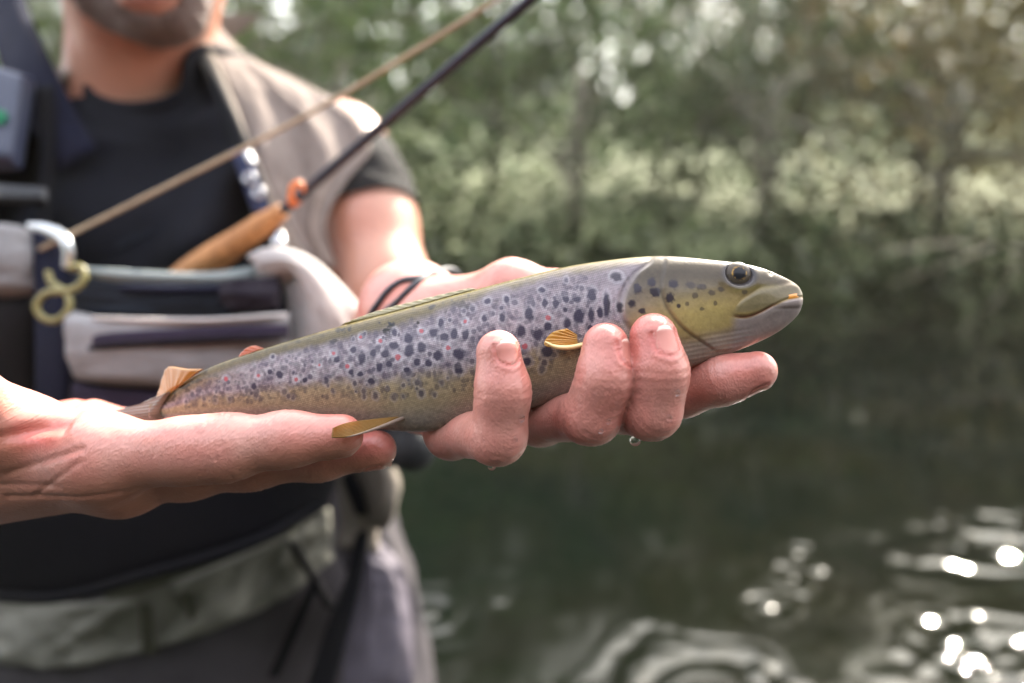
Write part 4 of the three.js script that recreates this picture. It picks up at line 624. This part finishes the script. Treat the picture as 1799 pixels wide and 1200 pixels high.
// ---- chest pack
const pack = thing('chest_pack', 'grey and navy chest pack with zipped front pocket, strapped to the angler above the fish', 'pack');
const pk = (name, A, B, mat, o = {}, label) => part(pack, name, panel(A, B, { thick: 0.006, nu: 50, nv: 16, ...o }), mat, label);
pk('pack_body', [[118, 500, 0.64], [250, 500, 0.62], [400, 498, 0.615], [510, 490, 0.63], [590, 500, 0.66]], [[125, 850, 0.63], [250, 870, 0.61], [400, 860, 0.605], [510, 830, 0.62], [600, 790, 0.65]], blackM, { thick: 0.02, bulge: 0.012, fold: wrinkle(0.004, 4) });
pk('top_trim', [[120, 470, 0.615], [200, 478, 0.606], [330, 486, 0.60], [420, 478, 0.60], [500, 452, 0.604]], [[122, 478, 0.612], [200, 494, 0.60], [330, 500, 0.594], [420, 498, 0.594], [500, 476, 0.6]], tealM, { thick: 0.006, nv: 8 }, 'pale grey-green rim of the pack');
pk('pack_mouth', [[128, 482, 0.612], [220, 498, 0.602], [330, 500, 0.596], [430, 496, 0.598], [500, 488, 0.604]], [[130, 548, 0.60], [220, 558, 0.592], [330, 560, 0.588], [430, 556, 0.59], [500, 548, 0.598]], inkM, { thick: 0.005, fold: wrinkle(0.004, 5) }, 'dark open mouth of the pack');
pk('mouth_edge', [[215, 500, 0.592], [300, 505, 0.589], [400, 500, 0.588], [490, 482, 0.592]], [[205, 512, 0.590], [300, 516, 0.586], [400, 514, 0.585], [490, 500, 0.59]], navyM, { thick: 0.004, nv: 6 });
pk('side_block', [[398, 498, 0.588], [440, 492, 0.584], [492, 486, 0.588]], [[404, 548, 0.584], [440, 556, 0.58], [494, 552, 0.586]], cloth(0.02, 0.015, 0.025, 0.7), { thick: 0.01, bulge: 0.008, fold: wrinkle(0.004, 4) });
pk('front_pocket', [[128, 545, 0.592], [180, 556, 0.583], [300, 560, 0.576], [420, 558, 0.578], [510, 548, 0.588]], [[138, 668, 0.588], [200, 676, 0.578], [300, 682, 0.572], [420, 690, 0.574], [512, 690, 0.586]], greyM, { thick: 0.012, bulge: 0.008, nv: 30, fold: wrinkle(0.0022, 4) }, 'grey front pocket of the pack');
pk('pocket_piping', [[160, 556, 0.572], [250, 560, 0.562], [380, 561, 0.56], [505, 550, 0.572]], [[160, 566, 0.570], [250, 570, 0.56], [380, 570, 0.558], [505, 560, 0.57]], paleM, { thick: 0.004, nv: 6 });
pk('zipper', [[152, 592, 0.570], [200, 583, 0.562], [330, 576, 0.556], [450, 571, 0.560], [508, 570, 0.570]], [[152, 618, 0.568], [200, 610, 0.560], [330, 602, 0.554], [450, 596, 0.558], [508, 594, 0.568]], plumM, { thick: 0.004, nv: 8 }, 'dark zip across the front pocket');
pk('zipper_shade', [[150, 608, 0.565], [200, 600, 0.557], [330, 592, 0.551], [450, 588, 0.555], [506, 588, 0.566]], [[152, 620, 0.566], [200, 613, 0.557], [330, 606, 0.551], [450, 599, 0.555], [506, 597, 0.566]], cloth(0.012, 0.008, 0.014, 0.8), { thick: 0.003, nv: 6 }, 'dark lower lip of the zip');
pk('bottom_band', [[130, 672, 0.590], [200, 680, 0.580], [300, 686, 0.574], [420, 692, 0.576], [520, 690, 0.59]], [[130, 720, 0.592], [200, 725, 0.582], [300, 730, 0.576], [420, 735, 0.578], [520, 735, 0.59]], plumM, { thick: 0.008 }, 'plum band under the front pocket');
pk('side_flap', [[436, 452, 0.606], [480, 444, 0.603], [528, 456, 0.61], [580, 492, 0.625], [626, 545, 0.645], [650, 610, 0.66]], [[490, 478, 0.600], [500, 500, 0.597], [506, 530, 0.596], [510, 570, 0.598], [514, 620, 0.60], [520, 690, 0.605]], paleM, { thick: 0.012, bulge: 0.012, nu: 40, nv: 26, fold: wrinkle(0.0025, 4) }, 'pale rounded side of the pack');
pk('flap_piping', [[455, 452, 0.596], [520, 462, 0.597], [572, 500, 0.61], [608, 552, 0.628], [628, 605, 0.645]], [[452, 464, 0.594], [512, 476, 0.594], [558, 512, 0.606], [592, 560, 0.624], [610, 610, 0.642]], cloth(0.55, 0.5, 0.47, 0.85), { thick: 0.006, nv: 6 });
pk('strap_post', [[64, 395, 0.635], [68, 480, 0.625], [72, 600, 0.615], [70, 720, 0.615]], [[112, 400, 0.63], [128, 480, 0.618], [135, 600, 0.605], [138, 720, 0.608]], navyM, { thick: 0.01 }, 'navy post between the two pouches');
pk('side_pouch', [[-40, 402, 0.64], [0, 396, 0.635], [30, 397, 0.634], [60, 412, 0.64]], [[-40, 520, 0.63], [0, 522, 0.626], [30, 522, 0.626], [58, 518, 0.634]], greyM, { thick: 0.012, bulge: 0.01, nv: 24, fold: wrinkle(0.005, 3) }, 'crumpled grey pouch at the left edge');
pk('side_pocket', [[-40, 520, 0.634], [0, 524, 0.63], [30, 524, 0.63], [64, 520, 0.636]], [[-40, 720, 0.634], [0, 724, 0.63], [30, 724, 0.63], [68, 720, 0.636]], cloth(0.01, 0.008, 0.009, 0.8), { thick: 0.012, bulge: 0.006 });
settle(pack);
// ---- waist pack under the hands
const waist = thing('waist_pack', 'black padded waist pack below the two hands', 'pack');
part(waist, 'pouch', panel([[-60, 780, 0.63], [100, 780, 0.6], [280, 775, 0.585], [450, 775, 0.59], [570, 790, 0.63], [590, 800, 0.66]], [[-60, 1040, 0.64], [100, 1050, 0.612], [250, 1012, 0.597], [450, 950, 0.60], [560, 890, 0.635], [588, 840, 0.665]], blackM, { thick: 0.02, bulge: 0.025, nu: 60, nv: 30, fold: wrinkle(0.004, 4) }), blackM);
part(waist, 'welt', tube([P(-60, 1042, 0.625), P(100, 1050, 0.595), P(250, 1012, 0.58), P(450, 950, 0.584), P(560, 888, 0.622)], [0.0045], { seg: 8, n: 50 }), blackM);
settle(waist);
const knob = thing('net_handle', 'black rounded foam grip end hanging behind the hands', 'net handle');
part(knob, 'grip', tube([P(660, 770, 0.62), P(700, 782, 0.58), P(728, 786, 0.555)], [0.012, 0.0165, 0.0165], { seg: 24, n: 20, capRound: 0.8 }), std(0.006, 0.007, 0.009, 0.75)); part(knob, 'strap', tube([P(600, 740, 0.66), P(635, 760, 0.64), P(660, 770, 0.62)], [0.005], { seg: 8 }), navyM); settle(knob);
const box = thing('fly_box', 'blue-grey plastic box with a green dot clipped to the strap at the left edge', 'box');
part(box, 'case', panel([[-40, 118, 0.69], [10, 122, 0.686], [60, 138, 0.684]], [[-40, 296, 0.672], [0, 300, 0.666], [36, 298, 0.666]], { thick: 0.014, nu: 20, nv: 20, e: 14 }), std(0.03, 0.037, 0.07, 0.45)); part(box, 'dot', (() => { const g = new THREE.CylinderGeometry(0.006, 0.006, 0.004, 24), p = P(-3, 205, 0.658); g.rotateX(Math.PI / 2 - 0.2); g.translate(p.x, p.y, p.z); return g; })(), std(0.01, 0.2, 0.09, 0.4)); settle(box);

// ---- rod, line, clips
const rod = thing('fly_rod', 'fly rod with cork grip and dark blank slanting up across the angler\'s shoulder', 'fishing rod');
const RA = P(300, 506, 0.655), RB = P(494, 372, 0.615), RC = P(1010, -68, 0.50), RT = RB.clone().lerp(RC, 5.2);
const corkMap = dataTex(512, 256, (u, v, o) => { const a = tile(u, v, 10, 41), b = tile(u, v, 60, 42), p = tile(u, v, 40, 43) > 0.86 ? 0.45 : 1; o[0] = lerp(0.3, 0.48, a) * p * (0.85 + 0.3 * b); o[1] = lerp(0.13, 0.22, a) * p * (0.85 + 0.3 * b); o[2] = lerp(0.045, 0.08, a) * p * (0.85 + 0.3 * b); }, true);
part(rod, 'cork_grip', tube([RA, RA.clone().lerp(RB, 0.25), RA.clone().lerp(RB, 0.5), RA.clone().lerp(RB, 0.75), RA.clone().lerp(RB, 0.94), RB], [0.0105, 0.0128, 0.0124, 0.0104, 0.0094, 0.0066], { seg: 24, n: 50 }), std(1, 1, 1, 0.7, { map: corkMap, bumpMap: corkMap, bumpScale: 0.0008 }));
part(rod, 'blank', tube([RB.clone().lerp(RC, -0.02), RB.clone().lerp(RC, 0.08), RB.clone().lerp(RC, 0.35), RB.clone().lerp(RC, 0.7), RC, RB.clone().lerp(RC, 2.6), RT], [0.0042, 0.0039, 0.0039, 0.0039, 0.0038, 0.0026, 0.0012], { seg: 16, n: 120 }), std(0.014, 0.016, 0.028, 0.38, { specularIntensity: 0.6 }));
part(rod, 'winding', tube([RB.clone().lerp(RC, 0.045), RB.clone().lerp(RC, 0.065)], [0.0046], { seg: 16, n: 4 }), std(0.5, 0.12, 0.02, 0.4));
part(rod, 'hook_keeper', tube([P(508, 352, 0.595), P(516, 326, 0.59), P(528, 322, 0.59), P(534, 336, 0.595)], [0.0012, 0.0024, 0.0024, 0.0012], { seg: 10, n: 20 }), std(0.7, 0.2, 0.05, 0.35));
part(rod, 'reel_seat', tube([RA.clone().lerp(RB, -0.35), RA.clone().lerp(RB, 0.02)], [0.0075, 0.0082], { seg: 20, n: 8 }), std(0.4, 0.4, 0.42, 0.3, { metalness: 0.9 }));
{ const g = new THREE.SphereGeometry(0.0062, 20, 14), p = P(490, 428, 0.595); g.translate(p.x, p.y, p.z); const o = thing('snap_ring', 'small shiny metal swivel just below the cork grip', 'swivel'); part(o, 'ball', g, metalM); part(o, 'loop', tube([P(484, 420, 0.598), P(492, 408, 0.6), P(500, 420, 0.6), P(496, 440, 0.6)], [0.0015], { seg: 8 }), metalM); settle(o); }
settle(rod);
const line = thing('fly_line', 'tan fly line running from the clip at the left up past the shoulder', 'fishing line');
part(line, 'cord', tube([P(70, 438, 0.612), P(125, 411, 0.608), P(320, 314, 0.60), P(530, 207, 0.59), P(700, 107, 0.57), P(880, -6, 0.54), P(960, -60, 0.53), RT.clone().lerp(RC, 0.5).add(V(-0.03, 0, 0)), RT], [0.0018], { seg: 10, n: 200 }), cloth(0.62, 0.48, 0.33, 0.8, { bumpScale: 0.0004 })); settle(line);
const clip = thing('line_clip', 'curved silver clip on the pack at the left', 'clip');
part(clip, 'arm', tube([P(52, 397, 0.612), P(85, 404, 0.602), P(112, 420, 0.594), P(120, 440, 0.592), P(118, 468, 0.595)], [0.0028, 0.0042, 0.0052, 0.0052, 0.0046], { seg: 14, n: 40, flat: 0.7 }), std(0.4, 0.42, 0.44, 0.35, { metalness: 0.9 }), 'silver curved arm'); settle(clip);
const eight = thing('figure_eight_clip', 'olive wire loop in the shape of a figure eight under the silver clip', 'clip');
part(eight, 'wire', tube([P(122, 470, 0.588), P(143, 470, 0.588), P(148, 488, 0.587), P(134, 506, 0.586), P(108, 512, 0.585), P(80, 516, 0.584), P(64, 538, 0.584), P(75, 558, 0.584), P(98, 563, 0.584), P(120, 545, 0.584), P(121, 524, 0.585), P(108, 508, 0.587), P(92, 498, 0.589), P(84, 478, 0.59)], [0.0026], { seg: 12, n: 120 }), std(0.17, 0.15, 0.05, 0.4)); settle(eight);
// ---- wrist cord: two strands round the wrist
const cord = thing('wrist_cord', 'thin black elastic cord wound twice round the angler\'s bent wrist', 'wrist band');
{ const wf = (x, y, z) => Math.min(leftHand(x, y, z), arms(x, y, z)), on = (pts, o) => pts.map(([x, y]) => P(x, y, (cast(wf, x, y, 0.3, 0.8) ?? 0.45) - o));
  const m = std(0.018, 0.02, 0.03, 0.6), behind = [P(800, 500, 0.475), P(800, 590, 0.475), P(740, 630, 0.46), P(670, 620, 0.445)];
  part(cord, 'strand', tube([...on([[650, 556], [664, 533], [684, 508], [708, 493], [738, 489], [760, 481]], 0.001), ...behind], [0.0017], { closed: true, seg: 10, n: 120 }), m);
  part(cord, 'strand', tube([...on([[672, 553], [698, 530], [722, 506], [742, 490], [764, 477]], 0.0012), ...behind.map((p) => p.clone().add(V(0.003, 0.003, 0)))], [0.0016], { closed: true, seg: 10, n: 120 }), m); settle(cord); }
// ---- water drops about to fall
const dropM = new THREE.MeshPhysicalMaterial({ color: 0xffffff, roughness: 0.02, transmission: 1, thickness: 0.004, ior: 1.33 });
function drop(px, py, d, r, len, label) { const o = thing('water_drop', label, 'water drop', 'drops hanging from the hands'), p = P(px, py, d), pr = [[0.0005, len], [r * 0.5, len * 0.7], [r * 0.85, len * 0.35], [r, 0], [r * 0.85, -r * 0.55], [r * 0.5, -r * 0.88], [0.00005, -r]].reverse().map(([x, y]) => new THREE.Vector2(x, y)); const g = new THREE.LatheGeometry(new THREE.SplineCurve(pr).getPoints(24), 24); g.translate(p.x, p.y, p.z); part(o, 'bead', g, dropM); settle(o); }
{ // beads on the wet knuckles
  const r = rng(404), wet = [[905, 772, 'bead of water low on the knuckle of the little finger'], [916, 735, 'bead of water on the right side of the little finger'], [1069, 741, 'bead of water beside the knuckle of the ring finger'], [1056, 758, 'bead of water under the knuckle of the ring finger'], [1176, 735, 'bead of water low on the middle finger'], [1190, 690, 'bead of water on the right edge of the middle finger'], [640, 788, 'bead of water near the tip of the lowest finger under the pelvic fin'], [556, 814, 'bead of water under the middle of the flat hand']];
  for (const [x, y, label] of wet) { const R = 0.0007 + 0.0006 * r(), d = cast(union([leftHand, rightHand]), x, y, 0.2, 0.5); if (d === null) continue; const o = thing('water_bead', label, 'water drop', 'beads on the wet hands'), g = new THREE.SphereGeometry(R, 16, 12), p = P(x, y, d); g.scale(1, 1.2, 0.7); g.translate(p.x, p.y, p.z); part(o, 'bead', g, dropM); settle(o); }
}
drop(864, 819, 0.2955, 0.0016, 0.0042, 'drop hanging from the knuckle of the little finger');
drop(1116, 774, 0.295, 0.0021, 0.0024, 'flat amber-lit drop under the knuckle of the middle finger');
drop(682, 814, 0.321, 0.0015, 0.002, 'drop under the fingertip of the flat hand below the tail');
renderer.render(scene, camera);
